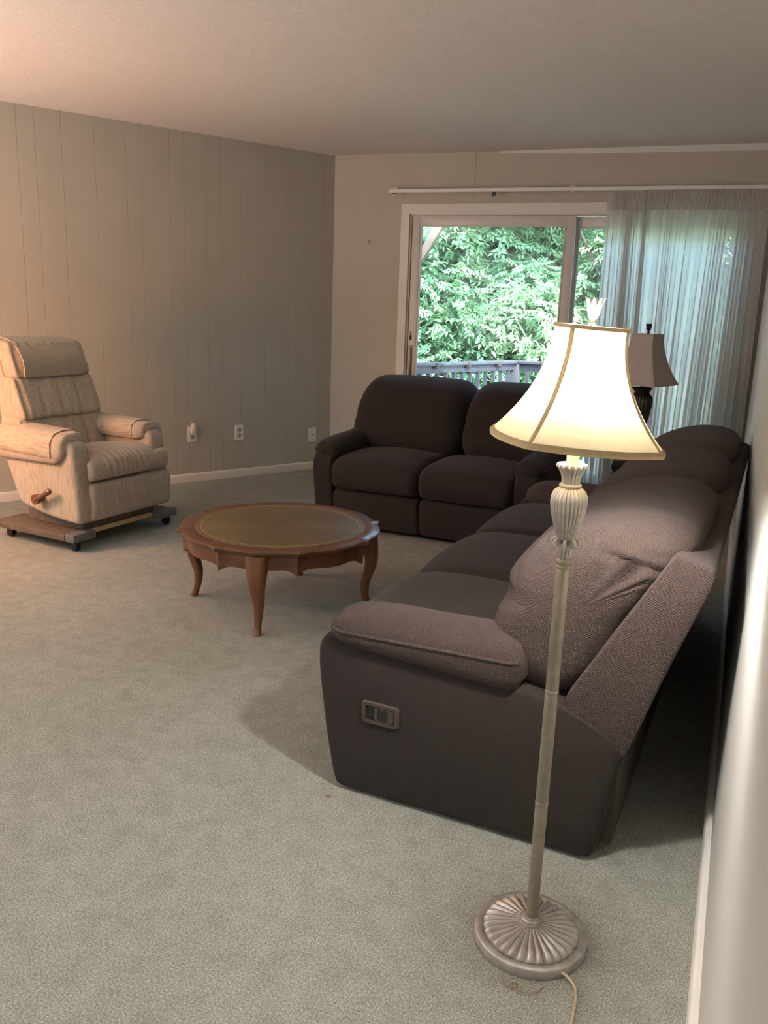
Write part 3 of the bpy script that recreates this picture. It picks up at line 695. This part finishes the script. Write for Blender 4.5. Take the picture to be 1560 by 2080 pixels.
# apron, its lower edge dropping to points under the tips of the top
def drop(th):
    ph = ((th - PI/8) % (PI/4))/(PI/4)*2-1
    return 0.050 + 0.034*abs(ph)**5 + 0.014*(1-ph*ph)
secs = []
for R, k in ((0.418, 0), (0.418, 1), (0.400, 1), (0.400, 0)):
    secs.append([(edge_r(2*PI*i/NT, R)*math.cos(2*PI*i/NT), edge_r(2*PI*i/NT, R)*math.sin(2*PI*i/NT), TZ-0.02 if k == 0 else TZ-0.02-drop(2*PI*i/NT)+0.0) for i in range(NT)])
secs.append(secs[0])
MB().loft(secs, cap=False).build('apron', M['cherry'], tb, angle=45)
for k in range(4):
    a = PI/2*k; ca, sa = math.cos(a), math.sin(a)
    secs = []
    for s in np.linspace(0, 1, 22):
        z = (TZ-0.022)*(1-s)
        r = 0.398 + 0.014*math.sin(PI*min(1, s*1.6)) - 0.011*math.sin(PI*max(0, (s-0.40)/0.60)) + 0.013*(max(0, s-0.78)/0.22)**1.5
        hw = 0.044*(1-s)**1.5 + 0.0135 + 0.004*max(0, s-0.9)*10; hd = 0.024*(1-s)**1.2 + 0.0135 + 0.004*max(0, s-0.9)*10
        p = chaikin([(-hd, -hw), (hd*0.7, -hw), (hd*1.15, 0), (hd*0.7, hw), (-hd, hw)], 2, 20)
        secs.append([((r+x)*ca - y*sa, (r+x)*sa + y*ca, z) for x, y in p])
    MB().loft(secs).build('leg', M['cherry_leg'], tb, angle=50)

# ================================================================== floor lamp
fx, fy = -0.246, 1.600
fl = thing('floor_lamp', 'lit silver floor lamp with fluted urn stem and cream bell shade beside the sofa arm', 'floor lamp', (fx, fy, 0))
def flute(n, d, pw=1.0):
    def f(r, z, th, n=n, d=d): return (r*(1 - d + d*abs(math.cos(n*th/2))**pw), z)
    return f
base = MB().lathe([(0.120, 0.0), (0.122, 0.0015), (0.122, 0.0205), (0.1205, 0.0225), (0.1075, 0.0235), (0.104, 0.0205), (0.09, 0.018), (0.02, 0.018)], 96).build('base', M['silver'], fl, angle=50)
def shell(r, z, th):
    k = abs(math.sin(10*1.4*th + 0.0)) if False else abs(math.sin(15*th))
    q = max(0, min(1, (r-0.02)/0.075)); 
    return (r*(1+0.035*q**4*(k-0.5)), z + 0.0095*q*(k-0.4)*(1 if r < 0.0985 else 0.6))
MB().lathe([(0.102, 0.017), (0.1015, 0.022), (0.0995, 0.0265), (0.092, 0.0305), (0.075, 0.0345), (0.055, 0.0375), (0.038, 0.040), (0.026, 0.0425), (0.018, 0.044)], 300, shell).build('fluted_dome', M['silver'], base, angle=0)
MB().lathe([(0.023, 0.040), (0.0245, 0.0435), (0.0235, 0.047), (0.020, 0.048), (0.0205, 0.0505), (0.0195, 0.053), (0.0165, 0.054), (0.0165, 0.058), (0.0135, 0.059)], 40).build('base_collar', M['silver'], base, angle=50)
prof = [(0.0132, 0.055)]
for z in (0.335, 0.590):
    prof += [(0.0133, z-0.006), (0.0128, z-0.0045), (0.0141, z-0.002), (0.0141, z+0.002), (0.0128, z+0.0045), (0.0133, z+0.006)]
prof += [(0.0133, 0.850), (0.0126, 0.852), (0.0142, 0.855), (0.0142, 0.859), (0.0126, 0.861), (0.0146, 0.865), (0.0146, 0.870), (0.0130, 0.873)]
MB().lathe(prof, 40).build('pole', M['pole'], fl, angle=45)
urn = MB().lathe([(0.0125, 0.872), (0.0135, 0.878), (0.0150, 0.892), (0.0165, 0.905)], 120, flute(12, 0.16)).lathe(
    [(0.015, 0.912), (0.0180, 0.918), (0.0225, 0.930), (0.0285, 0.948), (0.0335, 0.968), (0.0355, 0.984), (0.0350, 0.997), (0.0310, 1.007), (0.0240, 1.0135), (0.0195, 1.016)], 240, flute(26, 0.085, 0.8)).lathe(
    [(0.0175, 1.0145), (0.0208, 1.016), (0.0216, 1.0188), (0.0208, 1.0215), (0.0175, 1.023)], 48).lathe(
    [(0.0175, 1.021), (0.0178, 1.030), (0.0205, 1.042), (0.0262, 1.051), (0.0300, 1.0555), (0.0290, 1.060), (0.0235, 1.058), (0.0105, 1.052)], 160, flute(16, 0.10, 0.7)).build('urn_stem', M['silver'], fl, angle=50)
for k in range(7):
    a = 2*PI*k/7 + 0.35; pts = []
    for i in range(16):
        s = i/15; an = PI*0.95 - s*PI*2.3; rr_ = 0.0085*(1-0.62*s)
        pts.append(((0.0195 + rr_*math.cos(an))*math.cos(a), (0.0195 + rr_*math.cos(an))*math.sin(a), 0.9045 + rr_*math.sin(an)))
    MB().tube(pts, [0.0042-0.0016*i/15 for i in range(16)], 7).build('volute', M['silver'], urn)
MB().lathe([(0.0112, 1.048), (0.0116, 1.05), (0.0116, 1.135), (0.009, 1.14)], 24).build('candle_sleeve', M['candle'], fl, angle=50)
MB().lathe([(0.006, 1.14), (0.013, 1.155), (0.019, 1.185), (0.026, 1.212), (0.0285, 1.234), (0.025, 1.254), (0.015, 1.266), (0.004, 1.269)], 24).build('bulb', M['bulb'], fl, angle=0)
harp = MB().tube([(0.0, 0.030, 1.15), (0, 0.055, 1.20), (0, 0.05, 1.27), (0, 0.012, 1.318), (0, 0, 1.32)], 0.0015, 6).tube([(0.0, -0.030, 1.15), (0, -0.055, 1.20), (0, -0.05, 1.27), (0, -0.012, 1.318), (0, 0, 1.32)], 0.0015, 6).build('harp', M['pole'], fl)
fin = MB().lathe([(0.004, 1.317), (0.007, 1.322), (0.004, 1.327), (0.0085, 1.333), (0.0115, 1.342), (0.0125, 1.350), (0.0125, 1.353), (0.003, 1.349)], 48, flute(8, 0.08)).build('finial', M['candle'], fl, angle=50)
for k in range(8):
    a = 2*PI*k/8; ca, sa = math.cos(a), math.sin(a)
    secs = [[((r_+x*0.5)*ca - y*w*sa, (r_+x*0.5)*sa + y*w*ca, z) for x, y in ((-0.002, 0), (0, 1), (0.002, 0), (0, -1))] for r_, w, z in ((0.0115, 0.0045, 1.348), (0.0130, 0.0045, 1.356), (0.0152, 0.0028, 1.363), (0.0178, 0.0006, 1.368))]
    MB().loft(secs).build('petal', M['candle'], fin)
# square bell shade: concave ribs at the corners, gently bowed sides
def bell(Rb, Rt, z0, z1, rot, bow, ns=16, nz=20, pw=2.1, lipz=0.0):
    secs = []
    for j in range(nz+1):
        s = j/nz; R = Rt + (Rb-Rt)*(1-s)**pw; z = z0 + (z1-z0)*s; sec = []
        for k in range(4):
            a0 = rot + PI/2*k; a1 = a0 + PI/2
            p0 = np.array((R*math.cos(a0), R*math.sin(a0))); p1 = np.array((R*math.cos(a1), R*math.sin(a1))); nm = (p0+p1)/2; nm = nm/np.linalg.norm(nm)
            for i in range(ns):
                q_ = i/ns; p = p0 + (p1-p0)*q_ + nm*R*bow*4*q_*(1-q_)
                sec.append((p[0], p[1], z + lipz*4*q_*(1-q_)*(1-s)))
        secs.append(sec)
    return secs
def corners(Rb, Rt, z0, z1, rot, k, n=20, pw=2.1, off=0.001):
    o_ = []
    for j in range(n+1):
        s = j/n; R = Rt + (Rb-Rt)*(1-s)**pw + off; a = rot + PI/2*k; o_.append((R*math.cos(a), R*math.sin(a), z0+(z1-z0)*s))
    return o_
# camera-facing rib 27 degrees left of the line to the camera
tocam = math.atan2(-fy, -fx); ROT = tocam - math.radians(27)
Rb, Rt, Z0, Z1 = 0.174, 0.0725, 1.108, 1.315
sh = MB().loft(bell(Rb, Rt, Z0, Z1, ROT, 0.19), cap=False).build('shade', M['silk'], fl, angle=0)
for k in range(4):
    pts = corners(Rb, Rt, Z0, Z1, ROT, k); a = ROT + PI/2*k; ta = Vector((-math.sin(a), math.cos(a), 0)); ra = Vector((math.cos(a), math.sin(a), 0))
    MB().loft([[tuple(Vector(p)+ta*x+ra*y) for x, y in ((-0.0045, -0.003), (0, 0.0012), (0.0045, -0.003), (0, -0.002))] for p in pts]).build('shade_rib', M['silk_rib'], sh, angle=60)
for sec, nm_, hgt in ((bell(Rb, Rt, Z0, Z1, ROT, 0.19)[0], 'bottom_band', 0.011), (bell(Rb, Rt, Z0, Z1, ROT, 0.19)[-1], 'top_band', 0.006)):
    n = len(sec); c = Vector((0, 0, 0)); ss = []
    for (dr, dz) in ((0.0022, -hgt*0.5), (0.0030, 0), (0.0010 if nm_ == 'bottom_band' else 0.002, hgt*0.6), (-0.0015, hgt*0.4), (-0.0015, -hgt*0.5)):
        ss.append([tuple(Vector(p) + Vector((p[0], p[1], 0)).normalized()*(dr - (0.006 if (dz > 0 and nm_ == 'bottom_band') else 0)) + Vector((0, 0, dz))) for p in sec])
    ss.append(ss[0]); MB().loft(ss, cap=False).build(nm_, M['silk_trim'], sh, angle=60)
for k in range(4):
    a = ROT + PI/2*k
    MB().tube([(0.004*math.cos(a), 0.004*math.sin(a), Z1-0.002), (Rt*0.98*math.cos(a), Rt*0.98*math.sin(a), Z1-0.004)], 0.0016, 6).build('spider_arm', M['pole'], sh)
MB().tube([(0.082, -0.086, 0.013), (0.096, -0.090, 0.011), (0.108, -0.096, 0.006), (0.118, -0.110, 0.004), (0.1235, -0.135, 0.004), (0.124, -0.165, 0.004), (0.1250, -0.205, 0.004), (0.130, -0.26, 0.004), (0.15, -0.5, 0.004)], 0.0032, 8).build('cord', M['cord'], fl)

# the shade, its harp and its finial sit a few degrees askew on the stem
tilt_axis = Vector((math.cos(tocam), math.sin(tocam), 0))
Rm_ = Matrix.Translation((0, 0, 1.10)) @ Matrix.Rotation(math.radians(-3.2), 4, tilt_axis) @ Matrix.Translation((0, 0, -1.10))
for o in (sh, fin, harp): o.matrix_local = Rm_
th_ = MB().tube([(-0.275, 1.470, 0.004), (-0.272, 1.455, 0.005), (-0.262, 1.443, 0.004), (-0.248, 1.440, 0.006), (-0.236, 1.447, 0.004), (-0.240, 1.458, 0.003), (-0.252, 1.456, 0.004), (-0.245, 1.438, 0.005),
                 (-0.225, 1.436, 0.006), (-0.205, 1.443, 0.005), (-0.195, 1.455, 0.005), (-0.190, 1.470, 0.004)], 0.0011, 5)
tag(th_.build('loose_thread', M['thread']), 'loose brown thread curled on the carpet against the floor lamp base', 'thread')
tag(MB().loft([[(-0.885+x*s, 1.905+y*s, z) for x, y in ((-0.006, -0.003), (0.004, -0.005), (0.008, 0.002), (-0.002, 0.005))] for s, z in ((0.7, 0.0), (1.0, 0.003), (0.5, 0.006))]).build('carpet_crumb', M['thread']), 'small brown crumb on the carpet in front of the sofa arm', 'crumb')

# ================================================================== end table and dark lamp in the far right corner
ex, ey = -0.36, 5.50
et = thing('end_table', 'dark end table with turned legs in the corner before the curtain', 'table', (ex, ey, 0))
MB().box(-0.24, 0.24, -0.24, 0.24, 0.475, 0.50, 0.006).build('table_top', M['dark_wood'], et, angle=40)
MB().box(-0.21, 0.21, -0.21, 0.21, 0.425, 0.475, 0.003).build('apron', M['dark_wood'], et, angle=40)
for sx in (-1, 1):
    for sy in (-1, 1):
        MB().lathe([(0.016, 0), (0.022, 0.02), (0.016, 0.05), (0.024, 0.11), (0.030, 0.18), (0.022, 0.25), (0.018, 0.27), (0.028, 0.285), (0.030, 0.30), (0.020, 0.315), (0.032, 0.34), (0.034, 0.37), (0.026, 0.39), (0.034, 0.40), (0.034, 0.43)], 20, c=(sx*0.185, sy*0.185, 0)).build('leg', M['dark_wood'], et, angle=50)
tl = thing('table_lamp', 'unlit dark urn table lamp with grey bell shade on the corner end table', 'table lamp', (-0.452, 5.42, 0.5))
MB().lathe([(0.075, 0), (0.08, 0.01), (0.07, 0.022), (0.045, 0.03), (0.03, 0.045), (0.024, 0.06), (0.034, 0.075), (0.024, 0.085), (0.03, 0.11), (0.045, 0.17), (0.062, 0.25), (0.072, 0.31), (0.068, 0.345), (0.05, 0.365), (0.044, 0.372), (0.056, 0.395), (0.066, 0.40), (0.05, 0.405), (0.012, 0.407), (0.010, 0.45)], 120, flute(20, 0.06)).build('urn_body', M['lamp_bronze'], tl, angle=50)
LR = math.atan2(-5.42, 0.452) + math.radians(18)
ls = MB().loft(bell(0.218, 0.096, 0.428, 0.722, LR, 0.05, pw=1.9), cap=False).build('shade', M['grey_shade'], tl, angle=0)
for sec, nm_ in ((bell(0.218, 0.096, 0.428, 0.722, LR, 0.05, pw=1.9)[0], 'bottom_band'), (bell(0.218, 0.096, 0.428, 0.722, LR, 0.05, pw=1.9)[-1], 'top_band')):
    MB().tube(sec, 0.004, 6, closed=True).build(nm_, M['grey_shade'], ls)
for k in range(4): MB().tube(corners(0.218, 0.096, 0.428, 0.722, LR, k, pw=1.9), 0.003, 6).build('shade_rib', M['grey_shade'], ls)
MB().lathe([(0.010, 0.45), (0.012, 0.47), (0.012, 0.53), (0.004, 0.54), (0.003, 0.72)], 12).build('socket', M['lamp_bronze'], tl, angle=50)
for k in range(4): 
    a = LR+PI/2*k; MB().tube([(0, 0, 0.722), (0.095*math.cos(a), 0.095*math.sin(a), 0.720)], 0.002, 6).build('spider_arm', M['lamp_bronze'], ls)
MB().lathe([(0.006, 0.722), (0.008, 0.735), (0.006, 0.742), (0.014, 0.752), (0.017, 0.775), (0.019, 0.783), (0.016, 0.785), (0.004, 0.78)], 20).build('finial', M['lamp_bronze'], tl, angle=50)

# ================================================================== recliner on its dolly
CA = math.atan2(-0.116, 0.993); CO = (-3.182, 3.774)
ch = thing('recliner_chair', 'oatmeal tweed recliner with wooden side lever, parked on a wheeled dolly', 'armchair', (CO[0], CO[1], 0), CA)
pls = lambda a, b_, c: (a, c, b_)              # profile (forward, up) swept sideways
SIDE = [(0.165, 0.150), (0.12, 0.145), (-0.10, 0.160), (-0.27, 0.195), (-0.315, 0.225), (-0.37, 0.36), (-0.435, 0.52), (-0.445, 0.585), (-0.41, 0.605), (-0.20, 0.595), (0.02, 0.590), (0.09, 0.585), (0.125, 0.56), (0.135, 0.50), (0.150, 0.33)]
for sgn in (-1, 1):
    s0, s1 = sorted((sgn*0.345, sgn*0.225))
    ap = MB().loft(puff(SIDE, s0, s1, 0.030, pls, n=110, mid=2, end=6, it=2)).build('arm_panel', M['tweed'], ch, angle=0)
    # padded arm roll with a blunt rolled front
    secs = []
    for s in np.linspace(0, 1, 26):
        f = -0.43 + 0.515*s; e = math.sqrt(max(0.0, 1-((s-0.87)/0.13)**2)) if s > 0.87 else 1
        e = max(e, 0.45); top = 0.640 - 0.010*s; low = 0.452 + 0.010*s + (1-e)*0.05
        p = [(0.200, 0.530), (0.188, 0.56), (0.197, top-0.02), (0.235, top), (0.30, top), (0.355, top-0.012), (0.385, top-0.05), (0.388, 0.52), (0.380, low+0.012), (0.360, low), (0.342, low+0.02), (0.338, 0.57), (0.24, 0.56), (0.222, 0.53)]
        P_ = chaikin(p, 2, 60); c_ = np.array((0.30, 0.60)); P_ = np.where(True, c_ + (P_-c_)*(0.62+0.38*e), P_) if s > 0.87 else P_
        secs.append([(f, sgn*a, z) for a, z in P_])
    pad = MB().loft(secs).build('arm_pad', M['tweed_side'], ch, angle=0)
    # loose arm cover cloth laid over the pad
    def cover(f):
        o_ = []
        for a, z in ((0.184, 0.565), (0.193, 0.62), (0.236, 0.646), (0.30, 0.6465), (0.358, 0.633), (0.392, 0.588), (0.395, 0.535), (0.393, 0.510)):
            o_.append((a, z - 0.010*(f+0.40)/0.5))
        inn = [(a-0.004*(1 if a > 0.3 else -1), z-0.004) for a, z in o_[::-1]]
        return [(f, sgn*a, z) for a, z in o_+inn]
    MB().loft([cover(f) for f in np.linspace(-0.395, 0.018, 8)]).build('arm_cover', M['tweed_along'], pad, angle=60)
ST = [(-0.34, 0.36), (0.0, 0.362), (0.12, 0.365), (0.170, 0.372), (0.195, 0.41), (0.185, 0.46), (0.14, 0.497), (0.05, 0.515), (-0.12, 0.505), (-0.30, 0.47), (-0.36, 0.42)]
def seat_w(p, t):
    x, y, z = p; fr = max(0, min(1, (x+0.02)/0.2))
    d = 0.0055*math.sin(165*y + 14*z + 1.5*math.sin(31*y))*math.exp(-((z-0.45)/0.05)**2)*math.exp(-((y+0.02)/0.17)**2)*fr
    return (x + d, y, z + 0.014*(1-(2*t-1)**2)*(1 if z > 0.42 else 0) + d*0.6)
MB().loft(puff(ST, -0.232, 0.232, 0.028, pls, n=110, mid=60, end=7, disp=seat_w)).build('seat', M['tweed'], ch, angle=0)
FR = [(0.08, 0.150), (0.15, 0.148), (0.172, 0.155), (0.180, 0.20), (0.186, 0.30), (0.182, 0.345), (0.16, 0.358), (0.08, 0.36)]
MB().loft(puff(FR, -0.262, 0.335, 0.022, pls, n=70, mid=4, end=6, it=2)).build('footrest_panel', M['tweed'], ch, angle=0)
# T-shaped front lip of the seat that wraps in front of the arms
LIP = [(0.135, 0.366), (0.170, 0.368), (0.192, 0.40), (0.186, 0.46), (0.160, 0.485), (0.135, 0.48)]
MB().loft(puff(LIP, -0.268, 0.318, 0.026, pls, n=60, mid=8, end=6, it=2)).build('seat_lip', M['tweed'], ch, angle=0)
def lean(z): return -0.335 - (z-0.44)*0.275
def roll(z0, z1, th, dz):
    zc = (z0+z1)/2
    return [(lean(z0)+0.02, z0), (lean(z0)+th*0.80, z0+dz*0.4), (lean(z0)+th*0.97, z0+dz*2), (lean(zc)+th, zc), (lean(z1)+th*0.97, z1-dz*2), (lean(z1)+th*0.80, z1-dz*0.3), (lean(z1)+0.02, z1), (lean(z1)-0.07, z1), (lean(z0)-0.07, z0)]
def gath(p, t, z0, z1):
    x, y, z = p
    q_ = max(abs((z-(z0+z1)/2)/((z1-z0)/2)), 0)
    d = -0.016*abs(math.sin(2*PI*(t*2.2+0.15)))**14*(1-0.5*q_) + 0.006*math.sin(120*y+7*z+2*math.sin(23*y))*min(1, q_**2)
    return (x + d, y, z)
for (z0, z1, th, nm_, hw) in ((0.43, 0.674, 0.126, 'lumbar_roll', 0.300), (0.648, 0.889, 0.130, 'back_roll', 0.278), (0.866, 1.080, 0.127, 'head_roll', 0.258)):
    MB().loft(puff(roll(z0, z1, th, 0.014), -hw-0.02, hw-0.02, 0.030, pls, n=90, mid=70, end=7, disp=lambda p, t, a=z0, c=z1: gath(p, t, a, c))).build(nm_, M['tweed'], ch, angle=0)
BS = [(lean(0.40)+0.03, 0.40), (lean(1.04)+0.03, 1.04), (lean(1.07)-0.02, 1.072), (lean(1.07)-0.075, 1.055), (lean(0.9)-0.095, 0.90), (lean(0.5)-0.095, 0.48), (lean(0.4)-0.06, 0.38)]
MB().loft(puff(BS, -0.285, 0.245, 0.03, pls, n=70, mid=4, end=6, it=2)).build('back_shell', M['tweed'], ch, angle=0)
# head cover draped over the top roll
def hc(s):
    o_ = [(lean(0.90)+0.131, 0.885), (lean(0.93)+0.146, 0.93), (lean(0.97)+0.148, 0.98), (lean(1.03)+0.128, 1.035), (lean(1.07)+0.075, 1.082), (lean(1.09)+0.01, 1.096), (lean(1.09)-0.06, 1.092), (lean(1.07)-0.088, 1.07), (lean(1.0)-0.10, 1.0)]
    inn = [(a-0.006 if i < 5 else a, z-(0.005 if i in (3, 4, 5, 6) else 0)) for i, (a, z) in enumerate(o_)][::-1]
    return [(a, s, z) for a, z in o_+inn]
MB().loft([hc(s) for s in np.linspace(-0.235, 0.165, 12)]).build('head_cover', M['tweed_along'], ch, angle=50)
hb = MB().tube([(-0.115, -0.345, 0.265), (-0.115, -0.372, 0.262), (-0.115, -0.398, 0.260)], [0.020, 0.026, 0.028], 16).build('lever_hub', M['handle_wood'], ch, angle=45)
MB().tube([(-0.118, -0.385, 0.258), (-0.075, -0.390, 0.280), (-0.03, -0.393, 0.303), (0.0, -0.394, 0.320), (0.008, -0.394, 0.324)], [0.017, 0.013, 0.014, 0.016, 0.009], 12).build('lever_grip', M['handle_wood'], hb, angle=45)
MB().box(-0.33, 0.10, -0.27, 0.27, 0.098, 0.20, 0.006).build('base_frame', M['board_brown'], ch, angle=40)

dl = thing('furniture_dolly', 'homemade brown plank dolly on black casters under the recliner', 'dolly', (CO[0], CO[1], 0), CA)
for sgn in (-1, 1):
    MB().box(-0.46, 0.10, min(sgn*0.40, sgn*0.20), max(sgn*0.40, sgn*0.20), 0.062, 0.098, 0.004).build('side_plank', M['board_brown'], dl, angle=40)
    MB().box(0.10, 0.165, min(sgn*0.395, sgn*0.24), max(sgn*0.395, sgn*0.24), 0.060, 0.104, 0.004).build('end_block', M['board_grey'], dl, angle=40)
MB().box(0.095, 0.115, -0.24, 0.24, 0.072, 0.098, 0.002).build('cross_rail', M['board_yellow'], dl, angle=40)
MB().box(-0.40, -0.34, -0.20, 0.20, 0.066, 0.097, 0.002).build('cross_rail', M['board_yellow'], dl, angle=40)
for (x, y) in ((0.13, -0.345), (0.13, 0.345), (-0.375, -0.345), (-0.375, 0.345)):
    cs_ = MB().lathe([(0.018, 0.046), (0.021, 0.050), (0.021, 0.0615), (0.008, 0.062)], 16, c=(x, y, 0)).box(x-0.030, x+0.012, y-0.016, y-0.012, 0.014, 0.050, 0.001).box(x-0.030, x+0.012, y+0.012, y+0.016, 0.014, 0.050, 0.001).build('caster', M['black'], dl, angle=40)
    w = MB(); pr_ = [(0.004, -0.010), (0.021, -0.010), (0.024, -0.006), (0.024, 0.006), (0.021, 0.010), (0.004, 0.010)]; t_ = MB().lathe(pr_, 24)
    w.add([(x-0.012+p[0], y+p[2], 0.024+p[1]) for p in t_.v], t_.f).build('wheel', M['black'], cs_, angle=40)

# ================================================================== wall plates
wla = math.atan2(dL[1], dL[0])
def on_left(a, z, d=0.0): return (CX + dL[0]*a + 0.865*d, CY + dL[1]*a - 0.502*d, z)
def plate(name, label, cat, a, z, kind):
    t = thing(name, label, cat, on_left(a, z), wla, None)
    W, Hh = 0.072, 0.116
    MB().loft([[(x*s, y, zz*s2) for x, zz in ((-W/2, -Hh/2), (W/2, -Hh/2), (W/2, Hh/2), (-W/2, Hh/2))] for y, s, s2 in ((0.0005, 1, 1), (0.003, 1, 1), (0.006, 0.92, 0.95))]).build('cover_plate', M['plate'], t, smooth=False)
    if kind == 'duplex':
        for zz, mt in ((0.021, 'plate_grey'), (-0.021, 'plate_grey')):
            r = MB(); P_ = chaikin([(-0.017, -0.0145), (0.017, -0.0145), (0.017, 0.0145), (-0.017, 0.0145)], 3, 28)
            rc = r.loft([[(x, y, zz+z_) for x, z_ in P_] for y in (0.004, 0.0085)]).build('receptacle', M[mt], t, angle=40)
            MB().box(-0.0075, -0.0050, 0.0083, 0.0088, zz-0.004, zz+0.006).box(0.0050, 0.0075, 0.0083, 0.0088, zz-0.004, zz+0.006).box(-0.002, 0.002, 0.0083, 0.0088, zz-0.010, zz-0.006).build('slots', M['slot'], rc, smooth=False)
        MB().lathe([(0.003, 0), (0.003, 0.002), (0.001, 0.0025)], 10).v
        MB().box(-0.003, 0.003, 0.0055, 0.0072, -0.003, 0.003, 0.001).build('screw', M['steel'], t)
    else:
        MB().box(-0.006, 0.006, 0.004, 0.014, -0.006, 0.006, 0.003).build('jack', M['steel'], t)
        for zz in (0.041, -0.041): MB().box(-0.0025, 0.0025, 0.005, 0.0068, zz-0.0025, zz+0.0025, 0.0008).build('screw', M['steel'], t)
    return t
plate('wall_outlet', 'white wall outlet with a plug-in night light beside the recliner', 'outlet', 1.238, 0.357, 'duplex')
plate('wall_outlet', 'white wall outlet with grey sockets halfway between recliner and loveseat', 'outlet', 0.848, 0.345, 'duplex')
plate('cable_plate', 'white cable jack plate on the panelling beside the loveseat arm', 'wall plate', 0.176, 0.286, 'jack')
nl = thing('night_light', 'small amber plug-in night light stuck in the wall outlet by the recliner', 'night light', on_left(1.235, 0.385, 0.006), wla)
MB().box(-0.018, 0.018, 0.0015, 0.026, -0.02, 0.015, 0.004).build('plug_body', M['plate'], nl, angle=40)
MB().loft([[(x*s, y, z) for x, y in ((-0.016, 0.006), (0.016, 0.006), (0.016, 0.030), (0.008, 0.038), (-0.008, 0.038), (-0.016, 0.030))] for z, s in ((0.013, 1), (0.045, 1.05), (0.056, 0.8))]).build('diffuser', M['night'], nl, angle=40)
hkx = 0.306
hook = thing('wall_hook', 'tiny brass hook screwed into the beige wall left of the glass door', 'hook', (CX+uB[0]*hkx, CY+uB[1]*hkx, 1.81), math.atan2(uB[1], uB[0]))
MB().tube([(0, 0.0, 0.006), (0, -0.012, 0.010), (0, -0.018, 0.0), (0, -0.014, -0.012), (0, -0.008, -0.012)], 0.003, 7).build('hook_wire', M['steel'], hook)
MB().lathe([(0.006, 0), (0.006, 0.002), (0.002, 0.003)], 12).v
